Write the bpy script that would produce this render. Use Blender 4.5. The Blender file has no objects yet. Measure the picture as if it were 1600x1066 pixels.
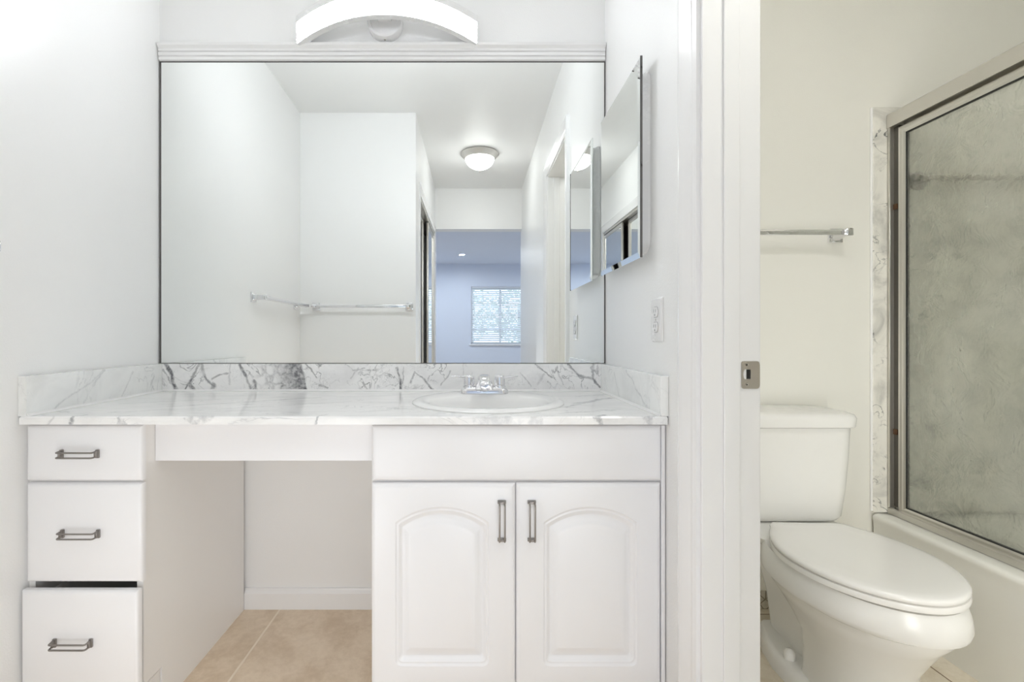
import bpy, bmesh, math, random
from mathutils import Vector, Matrix

PI = math.pi
scene = bpy.context.scene
COL = scene.collection

# ------------------------------------------------------------------ camera
F_PX, VPX, VPY, CAM_D, CAM_H = 731.0, 740.0, 527.0, 1.73, 1.0
cam_data = bpy.data.cameras.new('camera')
cam_data.sensor_width = 36.0
cam_data.lens = F_PX / 1600.0 * 36.0
cam_data.shift_x = (800.0 - VPX) / 1600.0
cam_data.shift_y = -(533.0 - VPY) / 1600.0
cam_data.clip_start = 0.02
cam = bpy.data.objects.new('camera', cam_data)
cam.location = (0.0, -CAM_D, CAM_H)
cam.rotation_euler = (PI / 2, 0, 0)
COL.objects.link(cam)
scene.camera = cam

# ------------------------------------------------------------------ view, world, light levels
scene.view_settings.view_transform = 'Standard'
scene.view_settings.look = 'None'
scene.view_settings.gamma = 1.0
scene.view_settings.use_curve_mapping = False
scene.view_settings.exposure = 0.42
scene.cycles.use_denoising = True
scene.cycles.max_bounces = 16
scene.cycles.diffuse_bounces = 10
scene.cycles.glossy_bounces = 8
scene.cycles.transmission_bounces = 10
scene.cycles.transparent_max_bounces = 12
scene.cycles.sample_clamp_indirect = 6.0

VANITY_EMIT = 35.0
DOME_EMIT = 15.0
BATH_FILL_EMIT = 31.0
DOWNLIGHT_EMIT = 520.0
SKY_STRENGTH = 4.4
SOFT_WATTS = 2.8
ALCOVE_SOFT_WATTS = 1.9
BATH_SOFT_WATTS = 4.8

world = bpy.data.worlds.new('sky')
scene.world = world
world.use_nodes = True
bg = world.node_tree.nodes['Background']
bg.inputs['Color'].default_value = (0.72, 0.84, 1.0, 1)
bg.inputs['Strength'].default_value = SKY_STRENGTH

# added soft fill lights with no real source: low in the hall and the alcove behind the camera, and inside the bathroom beside the doorway
def soft_light(name, watts, size, loc, rot, col, spread=180):
    L = bpy.data.lights.new(name, 'AREA')
    L.shape = 'RECTANGLE'; L.size, L.size_y = size
    L.energy = watts; L.color = col; L.spread = math.radians(spread)
    o = bpy.data.objects.new(name, L)
    o.location = loc; o.rotation_euler = rot
    COL.objects.link(o)
soft_light('soft_light', SOFT_WATTS, (0.5, 0.6), (0.20, -2.0, 0.42), (math.radians(96), 0, math.radians(15)), (0.92, 0.95, 1.0))
soft_light('soft_light', ALCOVE_SOFT_WATTS, (0.5, 0.6), (-0.64, -1.38, 0.42), (math.radians(97), 0, math.radians(8)), (0.95, 0.97, 1.0))
soft_light('soft_light', BATH_SOFT_WATTS, (0.5, 0.8), (1.0, -1.57, 0.75), (math.radians(88), 0, math.radians(-38)), (1.0, 0.995, 0.965), 112)

# ------------------------------------------------------------------ materials
def srgb(r, g, b):
    f = lambda c: (c / 255 / 12.92) if c / 255 <= 0.04045 else ((c / 255 + 0.055) / 1.055) ** 2.4
    return (f(r), f(g), f(b), 1.0)

class NT:
    """small node-tree helper"""
    def __init__(self, name):
        self.m = bpy.data.materials.new(name)
        self.m.use_nodes = True
        self.t = self.m.node_tree
        self.b = self.t.nodes['Principled BSDF']
        self.out = self.t.nodes['Material Output']
    def n(self, typ, **kw):
        nd = self.t.nodes.new(typ)
        for k, v in kw.items():
            setattr(nd, k, v)
        return nd
    def link(self, a, b):
        self.t.links.new(a, b)
    def put(self, sock, v):
        if hasattr(v, 'node'):
            self.link(v, sock)
        else:
            sock.default_value = v
    def math(self, op, a, b=0.0, c=0.0, clamp=False):
        nd = self.n('ShaderNodeMath', operation=op, use_clamp=clamp)
        for s, v in zip(nd.inputs, (a, b, c)):
            self.put(s, v)
        return nd.outputs[0]
    def vmath(self, op, a, b=(0, 0, 0), scale=None):
        nd = self.n('ShaderNodeVectorMath', operation=op)
        self.put(nd.inputs[0], a)
        if op == 'SCALE':
            self.put(nd.inputs['Scale'], scale)
        else:
            self.put(nd.inputs[1], b)
        return nd.outputs['Value'] if op in ('DOT_PRODUCT', 'LENGTH', 'DISTANCE') else nd.outputs['Vector']
    def coord(self):
        return self.n('ShaderNodeTexCoord').outputs['Object']
    def noise(self, vec, scale, detail=4, rough=0.55, dist=0.0, color=False):
        nd = self.n('ShaderNodeTexNoise')
        self.link(vec, nd.inputs['Vector'])
        nd.inputs['Scale'].default_value = scale
        nd.inputs['Detail'].default_value = detail
        nd.inputs['Roughness'].default_value = rough
        nd.inputs['Distortion'].default_value = dist
        return nd.outputs['Color' if color else 'Fac']
    def maprange(self, v, a, b, c, d, smooth=True):
        nd = self.n('ShaderNodeMapRange', interpolation_type='SMOOTHSTEP' if smooth else 'LINEAR')
        self.put(nd.inputs['Value'], v)
        for k, x in (('From Min', a), ('From Max', b), ('To Min', c), ('To Max', d)):
            self.put(nd.inputs[k], x)
        return nd.outputs[0]
    def mix(self, f, a, b):
        nd = self.n('ShaderNodeMix', data_type='RGBA')
        self.put(nd.inputs['Factor'], f)
        self.put(nd.inputs['A'], a) if False else self.put(nd.inputs[6], a)
        self.put(nd.inputs[7], b)
        return nd.outputs[2]
    def bump(self, h, strength, dist=0.001):
        nd = self.n('ShaderNodeBump')
        nd.inputs['Strength'].default_value = strength
        nd.inputs['Distance'].default_value = dist
        self.link(h, nd.inputs['Height'])
        self.link(nd.outputs[0], self.b.inputs['Normal'])
        return nd
    def set(self, color=None, rough=None, metal=None, spec=None, coat=None):
        if color is not None: self.put(self.b.inputs['Base Color'], color)
        if rough is not None: self.put(self.b.inputs['Roughness'], rough)
        if metal is not None: self.b.inputs['Metallic'].default_value = metal
        if spec is not None: self.b.inputs['Specular IOR Level'].default_value = spec
        if coat is not None: self.b.inputs['Coat Weight'].default_value = coat
        return self

def mat_paint(name, col, rough, peel=0.25, spec=0.5):
    k = NT(name)
    c = k.coord()
    var = k.noise(c, 1.7, 3)
    c2 = tuple(x * 0.965 for x in col[:3]) + (1,)
    k.set(k.mix(var, col, c2), rough, spec=spec)
    if peel:
        k.bump(k.noise(c, 260, 3), peel, 0.0012)
    return k.m

def mat_plain(name, col, rough, metal=0.0, spec=0.5, coat=0.0, wear=0.0):
    k = NT(name)
    c = k.coord()
    v = k.noise(c, 35, 4)
    k.set(k.mix(k.math('MULTIPLY', v, 0.06 + wear), col, tuple(x * 0.75 for x in col[:3]) + (1,)),
          k.maprange(v, 0.3, 0.7, max(rough * 0.88, 0.0), rough * 1.12), metal, spec, coat)
    return k.m

def mat_emit(name, col, strength):
    k = NT(name)
    k.set(col, 0.35)
    k.b.inputs['Emission Color'].default_value = col
    k.b.inputs['Emission Strength'].default_value = strength
    return k.m

def mat_mirror(name, tint, rough=0.0):
    k = NT(name)
    k.set(tint, rough, 1.0)
    k.b.inputs['Specular IOR Level'].default_value = 1.0
    return k.m

def marble(name, base, vein, segs=(), plane='xz', field=(4.0, 0.018, 0.6), cloud=0.18, patch=None, rough=0.16,
           streak=(1, 1, 1), warp=0.02, wscale=14):
    """white marble: soft clouds, fine wandering veins, and veins along given lines (a0,b0,a1,b1,width,strength)"""
    k = NT(name)
    c = k.coord()
    sc = k.vmath('MULTIPLY', c, streak)
    wob = k.vmath('SUBTRACT', k.noise(c, wscale, 5, 0.65, color=True), (0.5, 0.5, 0.5))
    p = k.vmath('ADD', c, k.vmath('SCALE', wob, scale=warp * 2))
    cl = k.maprange(k.noise(sc, 7, 6, 0.6, 0.8), 0.42, 0.75, 0, cloud)
    fs, fw, fstr = field
    n1 = k.noise(sc, fs, 7, 0.55, 1.6)
    v1 = k.maprange(k.math('ABSOLUTE', k.math('SUBTRACT', n1, 0.5)), 0, fw, 1, 0)
    m1 = k.maprange(k.noise(sc, fs * 0.8 + 1.3, 3), 0.42, 0.66, 0, fstr)
    tot = k.math('MAXIMUM', cl, k.math('MULTIPLY', v1, m1))
    n2 = k.noise(sc, fs * 3.1, 6, 0.6, 2.0)
    v2 = k.maprange(k.math('ABSOLUTE', k.math('SUBTRACT', n2, 0.5)), 0, fw * 1.2, 1, 0)
    m2 = k.maprange(k.noise(sc, fs * 1.1 + 2.1, 3), 0.5, 0.7, 0, fstr * 0.55)
    tot = k.math('MAXIMUM', tot, k.math('MULTIPLY', v2, m2))
    if segs:
        grain = k.maprange(k.noise(c, 60, 4, 0.7), 0.3, 0.6, 0.45, 1.0)
        flat = k.vmath('MULTIPLY', p, (1, 0, 1) if plane == 'xz' else (1, 1, 0) if plane == 'xy' else (0, 1, 1))
        for a0, b0, a1, b1, w, s in segs:
            if plane == 'xz': A, B = Vector((a0, 0, b0)), Vector((a1, 0, b1))
            elif plane == 'xy': A, B = Vector((a0, b0, 0)), Vector((a1, b1, 0))
            else: A, B = Vector((0, a0, b0)), Vector((0, a1, b1))
            ba = B - A
            pa = k.vmath('SUBTRACT', flat, tuple(A))
            h = k.math('MULTIPLY', k.vmath('DOT_PRODUCT', pa, tuple(ba)), 1 / ba.dot(ba), clamp=True)
            d = k.vmath('LENGTH', k.vmath('SUBTRACT', pa, k.vmath('SCALE', tuple(ba), scale=h)))
            f = k.math('MULTIPLY', k.maprange(d, w * 0.15, w, s, 0), grain)
            tot = k.math('MAXIMUM', tot, f)
    if patch:
        x0, x1, slope, s = patch
        sep = k.n('ShaderNodeSeparateXYZ')
        k.link(p, sep.inputs[0])
        xx = k.math('ADD', sep.outputs[0], k.math('MULTIPLY', k.math('SUBTRACT', sep.outputs[2], 0.85), slope))
        env = k.math('MULTIPLY', k.maprange(xx, x0, x1 - 0.07, 0, 1), k.maprange(xx, x1 - 0.004, x1 + 0.003, 1, 0))
        vor = k.n('ShaderNodeTexVoronoi', feature='DISTANCE_TO_EDGE')
        k.link(p, vor.inputs['Vector']); vor.inputs['Scale'].default_value = 30
        br = k.math('MULTIPLY', k.maprange(vor.outputs['Distance'], 0.0, 0.22, 1, 0.10), k.maprange(k.noise(c, 24, 4), 0.3, 0.65, 0.35, 1.0))
        fine = k.maprange(k.noise(c, 55, 6, 0.7), 0.35, 0.65, 0.42, 1.0)
        wide = k.maprange(xx, x1 - 0.13, x1 - 0.03, 0, 1.0)
        pt = k.math('MULTIPLY', k.math('MULTIPLY', k.math('MAXIMUM', br, wide), fine), k.math('MULTIPLY', env, s))
        tot = k.math('MAXIMUM', tot, pt)
    k.set(k.mix(k.math('MINIMUM', tot, 1.0), base, vein), rough)
    return k.m

def mat_tile(name, base, dark, grout, sx, sy, ox, oy, gw, rough=0.35, cloud_scale=5):
    k = NT(name)
    c = k.coord()
    sep = k.n('ShaderNodeSeparateXYZ')
    k.link(c, sep.inputs[0])
    def line(axis, size, off):
        t = k.math('DIVIDE', k.math('SUBTRACT', sep.outputs[axis], off), size)
        fr = k.math('FRACT', t)
        dd = k.math('MINIMUM', fr, k.math('SUBTRACT', 1.0, fr))
        return k.math('MULTIPLY', dd, size)
    d = k.math('MINIMUM', line(0, sx, ox), line(1, sy, oy))
    g = k.maprange(d, gw * 0.8, gw * 1.25, 1, 0)
    n = k.noise(c, cloud_scale, 8, 0.62, 0.4)
    n2 = k.noise(c, cloud_scale * 9, 5, 0.7)
    f = k.maprange(k.math('ADD', k.math('MULTIPLY', n, 0.7), k.math('MULTIPLY', n2, 0.3)), 0.36, 0.64, 0, 1)
    k.set(k.mix(g, k.mix(f, base, dark), grout), k.maprange(g, 0, 1, rough, 0.8))
    h = k.math('ADD', k.math('MULTIPLY', g, -1.0), k.math('MULTIPLY', n2, 0.12))
    k.bump(h, 0.35, 0.002)
    return k.m

M = {}
M['wall'] = mat_paint('white_wall_paint', (0.905, 0.908, 0.905, 1), 0.33, 0.3)
M['wall_bath'] = mat_paint('cream_bathroom_paint', (0.86, 0.85, 0.80, 1), 0.4, 0.25)
M['wall_bed'] = mat_paint('daylight_tinted_bedroom_paint', (0.74, 0.79, 0.88, 1), 0.5, 0.2)  # white walls; the blue daylight is mixed into this colour
M['ceil'] = mat_paint('ceiling_paint', (0.885, 0.89, 0.885, 1), 0.42, 0.3)
M['trim'] = mat_paint('trim_enamel', (0.90, 0.90, 0.90, 1), 0.26, 0.0)
M['lacquer'] = mat_paint('cabinet_lacquer', (0.89, 0.89, 0.905, 1), 0.30, 0.0)
M['melamine'] = mat_paint('cabinet_side_panel', (0.90, 0.89, 0.88, 1), 0.35, 0.0)
M['porcelain'] = mat_plain('white_porcelain', (0.87, 0.87, 0.865, 1), 0.12)
M['biscuit'] = mat_plain('toilet_china', (0.86, 0.855, 0.835, 1), 0.22)
M['seat'] = mat_plain('toilet_seat_plastic', (0.88, 0.87, 0.85, 1), 0.2)
M['tub'] = mat_plain('tub_enamel', (0.84, 0.835, 0.79, 1), 0.16)
M['chrome'] = mat_plain('chrome', (0.82, 0.82, 0.84, 1), 0.07, 1.0)
M['nickel'] = mat_plain('brushed_nickel', (0.60, 0.57, 0.53, 1), 0.28, 1.0)
M['satin'] = mat_plain('satin_silver', (0.62, 0.60, 0.57, 1), 0.42, 0.6)
M['gunmetal'] = mat_plain('dark_pewter', (0.30, 0.28, 0.265, 1), 0.33, 1.0)
M['alum'] = mat_plain('satin_aluminium', (0.66, 0.64, 0.595, 1), 0.34, 0.9)
M['alum_dark'] = mat_plain('oxidised_shaded_aluminium', (0.10, 0.092, 0.08, 1), 0.45, 0.6)  # oxidised metal, darkened further for the shade in the jamb recess
M['steel'] = mat_plain('strike_steel', (0.60, 0.56, 0.51, 1), 0.40, 1.0, wear=0.2)
M['dark'] = mat_plain('dark_gap', (0.02, 0.02, 0.02, 1), 0.7)
M['rust'] = mat_plain('rusty_screw', (0.12, 0.06, 0.03, 1), 0.6, 0.4, wear=0.4)
M['plastic'] = mat_plain('white_plastic', (0.83, 0.83, 0.83, 1), 0.25)
M['closet'] = mat_paint('closet_shade_paint', (0.30, 0.29, 0.28, 1), 0.6, 0.0)  # white closet walls, coloured dark to carry the shade inside
M['slot'] = mat_plain('outlet_slot', (0.25, 0.25, 0.25, 1), 0.5)
M['caulk'] = mat_plain('white_caulk', (0.95, 0.95, 0.945, 1), 0.4)
M['seam'] = mat_plain('mirror_edge', (0.13, 0.125, 0.12, 1), 0.5, 0.3)
M['mirror'] = mat_mirror('wall_mirror_glass', (0.915, 0.935, 0.925, 1))
M['mirror_b'] = mat_mirror('bevelled_mirror_glass', (0.90, 0.92, 0.915, 1))
def blind_vinyl():
    k = NT('translucent_blind_vinyl')
    k.t.nodes.remove(k.b)
    d = k.n('ShaderNodeBsdfDiffuse'); d.inputs['Color'].default_value = (0.88, 0.89, 0.91, 1)
    tr = k.n('ShaderNodeBsdfTranslucent'); tr.inputs['Color'].default_value = (0.86, 0.88, 0.92, 1)
    m = k.n('ShaderNodeMixShader'); m.inputs[0].default_value = 0.35
    k.link(d.outputs[0], m.inputs[1]); k.link(tr.outputs[0], m.inputs[2]); k.link(m.outputs[0], k.out.inputs['Surface'])
    return k.m
M['blind'] = blind_vinyl()
M['leaf'] = mat_plain('leaf', (0.42, 0.50, 0.36, 1), 0.5)
M['bark'] = mat_plain('bark', (0.12, 0.08, 0.05, 1), 0.8)
M['lawn'] = mat_plain('lawn', (0.16, 0.22, 0.10, 1), 0.9)
M['vanity_glow'] = mat_emit('lit_acrylic', (0.94, 0.965, 1.0, 1), VANITY_EMIT)
M['dome_glow'] = mat_emit('lit_opal_glass', (0.98, 0.99, 0.98, 1), DOME_EMIT)
M['bath_fill_glow'] = mat_emit('bath_fill_light_glass', (1.0, 0.995, 0.97, 1), BATH_FILL_EMIT)  # glow of the added bathroom dome
M['down_glow'] = mat_emit('lit_downlight', (0.86, 0.92, 1.0, 1), DOWNLIGHT_EMIT)
M['floor'] = mat_tile('tan_ceramic_tile', srgb(234, 217, 195), srgb(210, 189, 163), srgb(240, 227, 209), 0.45, 0.45, -0.711, -0.45, 0.0035)
M['floor_bath'] = mat_tile('cream_marble_tile', srgb(232, 224, 208), srgb(212, 200, 180), srgb(128, 108, 86), 0.384, 0.384, 1.002, -0.042, 0.0022, 0.25)
M['floor_bed'] = mat_tile('bedroom_tile', srgb(200, 186, 168), srgb(180, 164, 142), srgb(205, 195, 180), 0.45, 0.45, 0, 0, 0.003)

VEIN = srgb(108, 108, 113)
def bx(px): return (px - VPX) / 427.0
def bz(py): return 1 - (py - VPY) / 427.0
def sg(x0, y0, x1, y1, w, s): return (bx(x0), bz(y0), bx(x1), bz(y1), w, s)
M['marble_back'] = marble('veined_marble_splash', srgb(248, 248, 248), VEIN, [
    sg(257, 565, 268, 585, 0.011, 1.0), sg(268, 585, 276, 612, 0.011, 1.0), sg(255, 578, 268, 598, 0.005, .6),
    sg(312, 568, 300, 590, 0.007, .7), sg(302, 588, 289, 612, 0.006, .9), sg(297, 600, 304, 612, 0.011, .9),
    sg(314, 568, 320, 588, 0.010, .6), sg(320, 588, 335, 604, 0.008, .8), sg(333, 592, 346, 585, 0.006, .7),
    sg(346, 585, 360, 582, 0.005, .6), sg(335, 600, 332, 610, 0.012, .7), sg(360, 570, 358, 600, .005, .3),
    sg(373, 566, 384, 588, 0.009, .9), sg(384, 588, 392, 606, 0.007, .7), sg(398, 596, 402, 612, .01, .8),
    sg(478, 568, 496, 590, 0.004, .7), sg(500, 602, 512, 606, .007, .6), sg(548, 592, 560, 576, .006, .4),
    sg(552, 580, 570, 575, .004, .6), sg(566, 606, 577, 598, 0.003, .9), sg(540, 570, 556, 582, .004, .4),
    sg(619, 575, 624, 592, 0.006, .8), sg(624, 592, 628, 610, 0.009, 1.0), sg(630, 574, 628, 600, 0.004, .6),
    sg(643, 598, 648, 580, 0.006, .6), sg(648, 580, 662, 592, 0.004, .7), sg(662, 592, 676, 608, 0.007, .8),
    sg(690, 602, 704, 580, .004, .5), sg(812, 582, 830, 604, .004, .4), sg(836, 570, 864, 590, 0.004, .7),
    sg(840, 600, 850, 585, .009, .35), sg(888, 570, 906, 588, 0.006, .8), sg(906, 588, 926, 592, 0.007, .8),
    sg(926, 592, 937, 606, 0.007, .9), sg(927, 568, 926, 590, 0.008, .6), sg(868, 574, 880, 602, .004, .4),
    ], field=(9, 0.024, 0.7), cloud=0.18, patch=(bx(385), bx(477), 0.2, 1.0), warp=0.012, wscale=26)
M['marble_side'] = marble('pale_marble_splash', srgb(244, 245, 244), srgb(160, 162, 166), [
    (-0.30, 0.90, -0.50, 0.80, 0.006, .4), (-0.18, 0.88, -0.24, 0.80, .005, .35)], plane='yz', field=(6, 0.02, 0.45), cloud=0.22)
M['marble_top'] = marble('carrara_counter', srgb(250, 250, 249), srgb(160, 162, 166), [
    (-0.86, -0.40, -0.50, -0.20, 0.010, .6), (-0.72, -0.46, -0.35, -0.28, 0.005, .55), (-1.05, -0.34, -0.8, -0.25, .008, .45),
    (-0.62, -0.36, -0.20, -0.30, .006, .45), (-0.45, -0.20, -0.20, -0.10, .008, .4), (-0.95, -0.50, -0.72, -0.42, .005, .4), (-0.30, -0.50, -0.12, -0.40, .007, .4),
    (0.30, -0.34, 0.44, -0.22, 0.016, .7), (0.26, -0.42, 0.36, -0.30, 0.008, .7), (0.34, -0.18, 0.46, -0.12, .012, .5), (0.22, -0.52, 0.40, -0.46, .007, .5),
    (-0.39, -0.58, -0.375, -0.54, .005, .8), (-1.00, -0.575, -0.98, -0.55, .008, .9), (-0.90, -0.575, -0.86, -0.56, .007, .6), (-0.72, -0.575, -0.66, -0.56, .010, .5),
    (0.00, -0.575, 0.09, -0.565, .014, .45), (0.29, -0.58, 0.33, -0.55, .008, .8), (0.41, -0.575, 0.45, -0.56, .009, .6), (0.14, -0.575, 0.20, -0.56, .009, .4)],
    plane='xy', field=(5.5, 0.03, 0.55), cloud=0.22, streak=(0.7, 1.6, 1), rough=0.12, warp=0.03)
M['marble_tub'] = marble('tub_surround_marble', srgb(238, 236, 228), srgb(92, 94, 94), (), field=(7.5, 0.022, 0.95), cloud=0.5, rough=0.2)
M['marble_tub_long'] = marble('tub_wall_marble', srgb(232, 230, 222), srgb(84, 87, 88), (), field=(3.0, 0.05, 0.8), cloud=0.75, rough=0.2)
M['mosaic'] = None
def mosaic():
    k = NT('mosaic_base')
    c = k.coord()
    v = k.n('ShaderNodeTexVoronoi', feature='DISTANCE_TO_EDGE'); k.link(c, v.inputs['Vector']); v.inputs['Scale'].default_value = 42
    v2 = k.n('ShaderNodeTexVoronoi'); k.link(c, v2.inputs['Vector']); v2.inputs['Scale'].default_value = 42
    f = k.maprange(v.outputs['Distance'], 0.02, 0.09, 1, 0)
    n = k.maprange(k.noise(c, 18, 4), 0.35, 0.65, 0, 1)
    k.set(k.mix(f, k.mix(n, srgb(206, 200, 186), srgb(165, 160, 148)), srgb(126, 118, 104)), 0.35)
    return k.m
M['mosaic'] = mosaic()

def obscure_glass():
    k = NT('hammered_obscure_glass')
    c = k.coord()
    nt = k.t
    nt.nodes.remove(k.b)
    n = k.noise(c, 13, 3, 0.55, 0.8)
    n2 = k.noise(k.vmath('MULTIPLY', c, (1, 1.6, 0.6)), 90, 3, 0.6, 0.6)
    b = k.n('ShaderNodeBump'); b.inputs['Strength'].default_value = 0.6; b.inputs['Distance'].default_value = 0.008
    k.link(k.math('ADD', n, k.math('MULTIPLY', n2, 0.07)), b.inputs['Height'])
    g = k.n('ShaderNodeBsdfGlass'); g.inputs['IOR'].default_value = 1.35; g.inputs['Roughness'].default_value = 0.05
    g.inputs['Color'].default_value = (0.97, 0.975, 0.955, 1)
    k.link(b.outputs[0], g.inputs['Normal'])
    t = k.n('ShaderNodeBsdfTransparent'); t.inputs['Color'].default_value = (0.94, 0.955, 0.935, 1)
    film = k.n('ShaderNodeBsdfDiffuse'); film.inputs['Color'].default_value = (0.74, 0.74, 0.68, 1)
    m1 = k.n('ShaderNodeMixShader'); m1.inputs[0].default_value = 0.36
    k.link(g.outputs[0], m1.inputs[1]); k.link(t.outputs[0], m1.inputs[2])
    m2 = k.n('ShaderNodeMixShader')
    k.link(k.maprange(k.noise(c, 4, 5, 0.6), 0.35, 0.7, 0.05, 0.20), m2.inputs[0])
    k.link(m1.outputs[0], m2.inputs[1]); k.link(film.outputs[0], m2.inputs[2])
    k.link(m2.outputs[0], k.out.inputs['Surface'])
    return k.m
M['obscure'] = obscure_glass()

def pane_glass():
    k = NT('window_pane')
    k.t.nodes.remove(k.b)
    t = k.n('ShaderNodeBsdfTransparent'); t.inputs['Color'].default_value = (0.95, 0.97, 0.97, 1)
    g = k.n('ShaderNodeBsdfGlossy'); g.inputs['Roughness'].default_value = 0.02
    fr = k.n('ShaderNodeFresnel'); fr.inputs['IOR'].default_value = 1.45
    m = k.n('ShaderNodeMixShader')
    k.link(fr.outputs[0], m.inputs[0]); k.link(t.outputs[0], m.inputs[1]); k.link(g.outputs[0], m.inputs[2])
    k.link(m.outputs[0], k.out.inputs['Surface'])
    return k.m
M['pane'] = pane_glass()

# ------------------------------------------------------------------ mesh helpers
def BM(): return bmesh.new()

def box(bm, x0, x1, y0, y1, z0, z1, bev=0.0, seg=2):
    r = bmesh.ops.create_cube(bm, size=1.0)
    vs = r['verts']
    for v in vs:
        v.co = Vector(((x0 + x1) / 2 + v.co.x * (x1 - x0), (y0 + y1) / 2 + v.co.y * (y1 - y0), (z0 + z1) / 2 + v.co.z * (z1 - z0)))
    if bev > 0:
        es = list({e for v in vs for e in v.link_edges})
        bmesh.ops.bevel(bm, geom=es, offset=bev, segments=seg, profile=0.5, affect='EDGES')

def ring_loft(bm, rings, cap0=True, cap1=True, closed=True):
    R = [[bm.verts.new(p) for p in r] for r in rings]
    n = len(R[0])
    for a, b in zip(R[:-1], R[1:]):
        for i in range(n if closed else n - 1):
            j = (i + 1) % n
            try: bm.faces.new((a[i], a[j], b[j], b[i]))
            except ValueError: pass
    if cap0: bm.faces.new(list(reversed(R[0])))
    if cap1: bm.faces.new(R[-1])
    return R

def tube(bm, pts, r, seg=10, caps=True, sy=1.0):
    pts = [Vector(p) for p in pts]
    T = []
    for i in range(len(pts)):
        a = pts[max(i - 1, 0)]; b = pts[min(i + 1, len(pts) - 1)]
        T.append((b - a).normalized())
    up = Vector((0, 0, 1)) if abs(T[0].z) < 0.9 else Vector((1, 0, 0))
    u = (up - T[0] * up.dot(T[0])).normalized()
    rings = []
    for i, p in enumerate(pts):
        u = (u - T[i] * u.dot(T[i])).normalized()
        w = T[i].cross(u)
        rr = r[i] if isinstance(r, (list, tuple)) else r
        rings.append([p + u * (rr * math.cos(2 * PI * k / seg)) + w * (rr * sy * math.sin(2 * PI * k / seg)) for k in range(seg)])
    ring_loft(bm, rings, caps, caps)

def bend(pts, rad, n=5):
    """round the corners of a polyline"""
    P = [Vector(p) for p in pts]
    out = [P[0]]
    for a, b, c in zip(P[:-2], P[1:-1], P[2:]):
        d1, d2 = (a - b), (c - b)
        t = min(rad, d1.length * 0.49, d2.length * 0.49)
        s, e = b + d1.normalized() * t, b + d2.normalized() * t
        for i in range(n + 1):
            f = i / n
            out.append((1 - f) ** 2 * s + 2 * f * (1 - f) * b + f * f * e)
    out.append(P[-1])
    return out

def lathe(bm, prof, center, axis='z', seg=40, sx=1.0, sy=1.0, cap0=True, cap1=True):
    c = Vector(center)
    rings = []
    for r, h in prof:
        ring = []
        for k in range(seg):
            a = 2 * PI * k / seg
            p = (r * math.cos(a) * sx, r * math.sin(a) * sy)
            if axis == 'z': q = Vector((p[0], p[1], h))
            elif axis == 'y': q = Vector((p[0], h, p[1]))
            else: q = Vector((h, p[0], p[1]))
            ring.append(c + q)
        rings.append(ring)
    ring_loft(bm, rings, cap0, cap1)

def prism(bm, poly, axis, a, b):
    """polygon extruded along axis: poly in the two other axes, in xyz order"""
    def P(u, v, t):
        return {'x': (t, u, v), 'y': (u, t, v), 'z': (u, v, t)}[axis]
    A = [bm.verts.new(P(u, v, a)) for u, v in poly]
    B = [bm.verts.new(P(u, v, b)) for u, v in poly]
    n = len(poly)
    bm.faces.new(A); bm.faces.new(list(reversed(B)))
    for i in range(n):
        j = (i + 1) % n
        bm.faces.new((A[i], B[i], B[j], A[j]))

def rrect(x0, x1, y0, y1, r, n=5):
    r = min(r, (x1 - x0) / 2 - 1e-5, (y1 - y0) / 2 - 1e-5)
    out = []
    for cx, cy, a0 in ((x1 - r, y1 - r, 0), (x0 + r, y1 - r, PI / 2), (x0 + r, y0 + r, PI), (x1 - r, y0 + r, 1.5 * PI)):
        for i in range(n + 1):
            a = a0 + PI / 2 * i / n
            out.append((cx + r * math.cos(a), cy + r * math.sin(a)))
    return out

def wpos(o):
    p = Vector((0, 0, 0))
    while o is not None:
        p += o.location; o = o.parent
    return p

def obj(name, bm, mat, parent=None, smooth=40, base=None):
    """link one mesh object; geometry is given in world coordinates"""
    bmesh.ops.remove_doubles(bm, verts=bm.verts, dist=1e-6)
    bmesh.ops.recalc_face_normals(bm, faces=bm.faces)
    off = wpos(parent) if parent is not None else Vector(base) if base else Vector((0, 0, 0))
    bmesh.ops.translate(bm, verts=bm.verts, vec=-off)
    me = bpy.data.meshes.new(name)
    bm.to_mesh(me); bm.free()
    if isinstance(mat, (list, tuple)):
        for m in mat: me.materials.append(m)
    else:
        me.materials.append(mat)
    if smooth:
        for p in me.polygons: p.use_smooth = True
        me.set_sharp_from_angle(angle=math.radians(smooth))
    o = bpy.data.objects.new(name, me)
    COL.objects.link(o)
    if parent is not None: o.parent = parent
    elif base: o.location = base
    return o

def tag(o, label, cat, group=None):
    o['label'] = label; o['category'] = cat
    if group: o['group'] = group
    return o

def thing(name, label, cat, loc, group=None):
    o = bpy.data.objects.new(name, None)
    o.empty_display_size = 0.05
    o.location = loc
    COL.objects.link(o)
    return tag(o, label, cat, group)

def struct(name, bm, mat, label, parent=None, smooth=None):
    o = obj(name, bm, mat, parent, smooth)
    if parent is None:
        o['kind'] = 'structure'; o['label'] = label; o['category'] = name.split('_')[0]
    return o

# ------------------------------------------------------------------ main dimensions
XR = 0.486            # right wall face
XB = 0.6055            # its bathroom side
XC = -0.387           # hall left wall face
H = 2.50
ALC = -1.41           # rear wall of the alcove
HALL = -3.0           # end of the hall
def xl(y):            # left wall bows a little
    r = -y
    return -1.160 + 0.027 * (r / 0.57) if r < 0.57 else -1.133 - 0.027 * (r - 0.57) / 0.84

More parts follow.
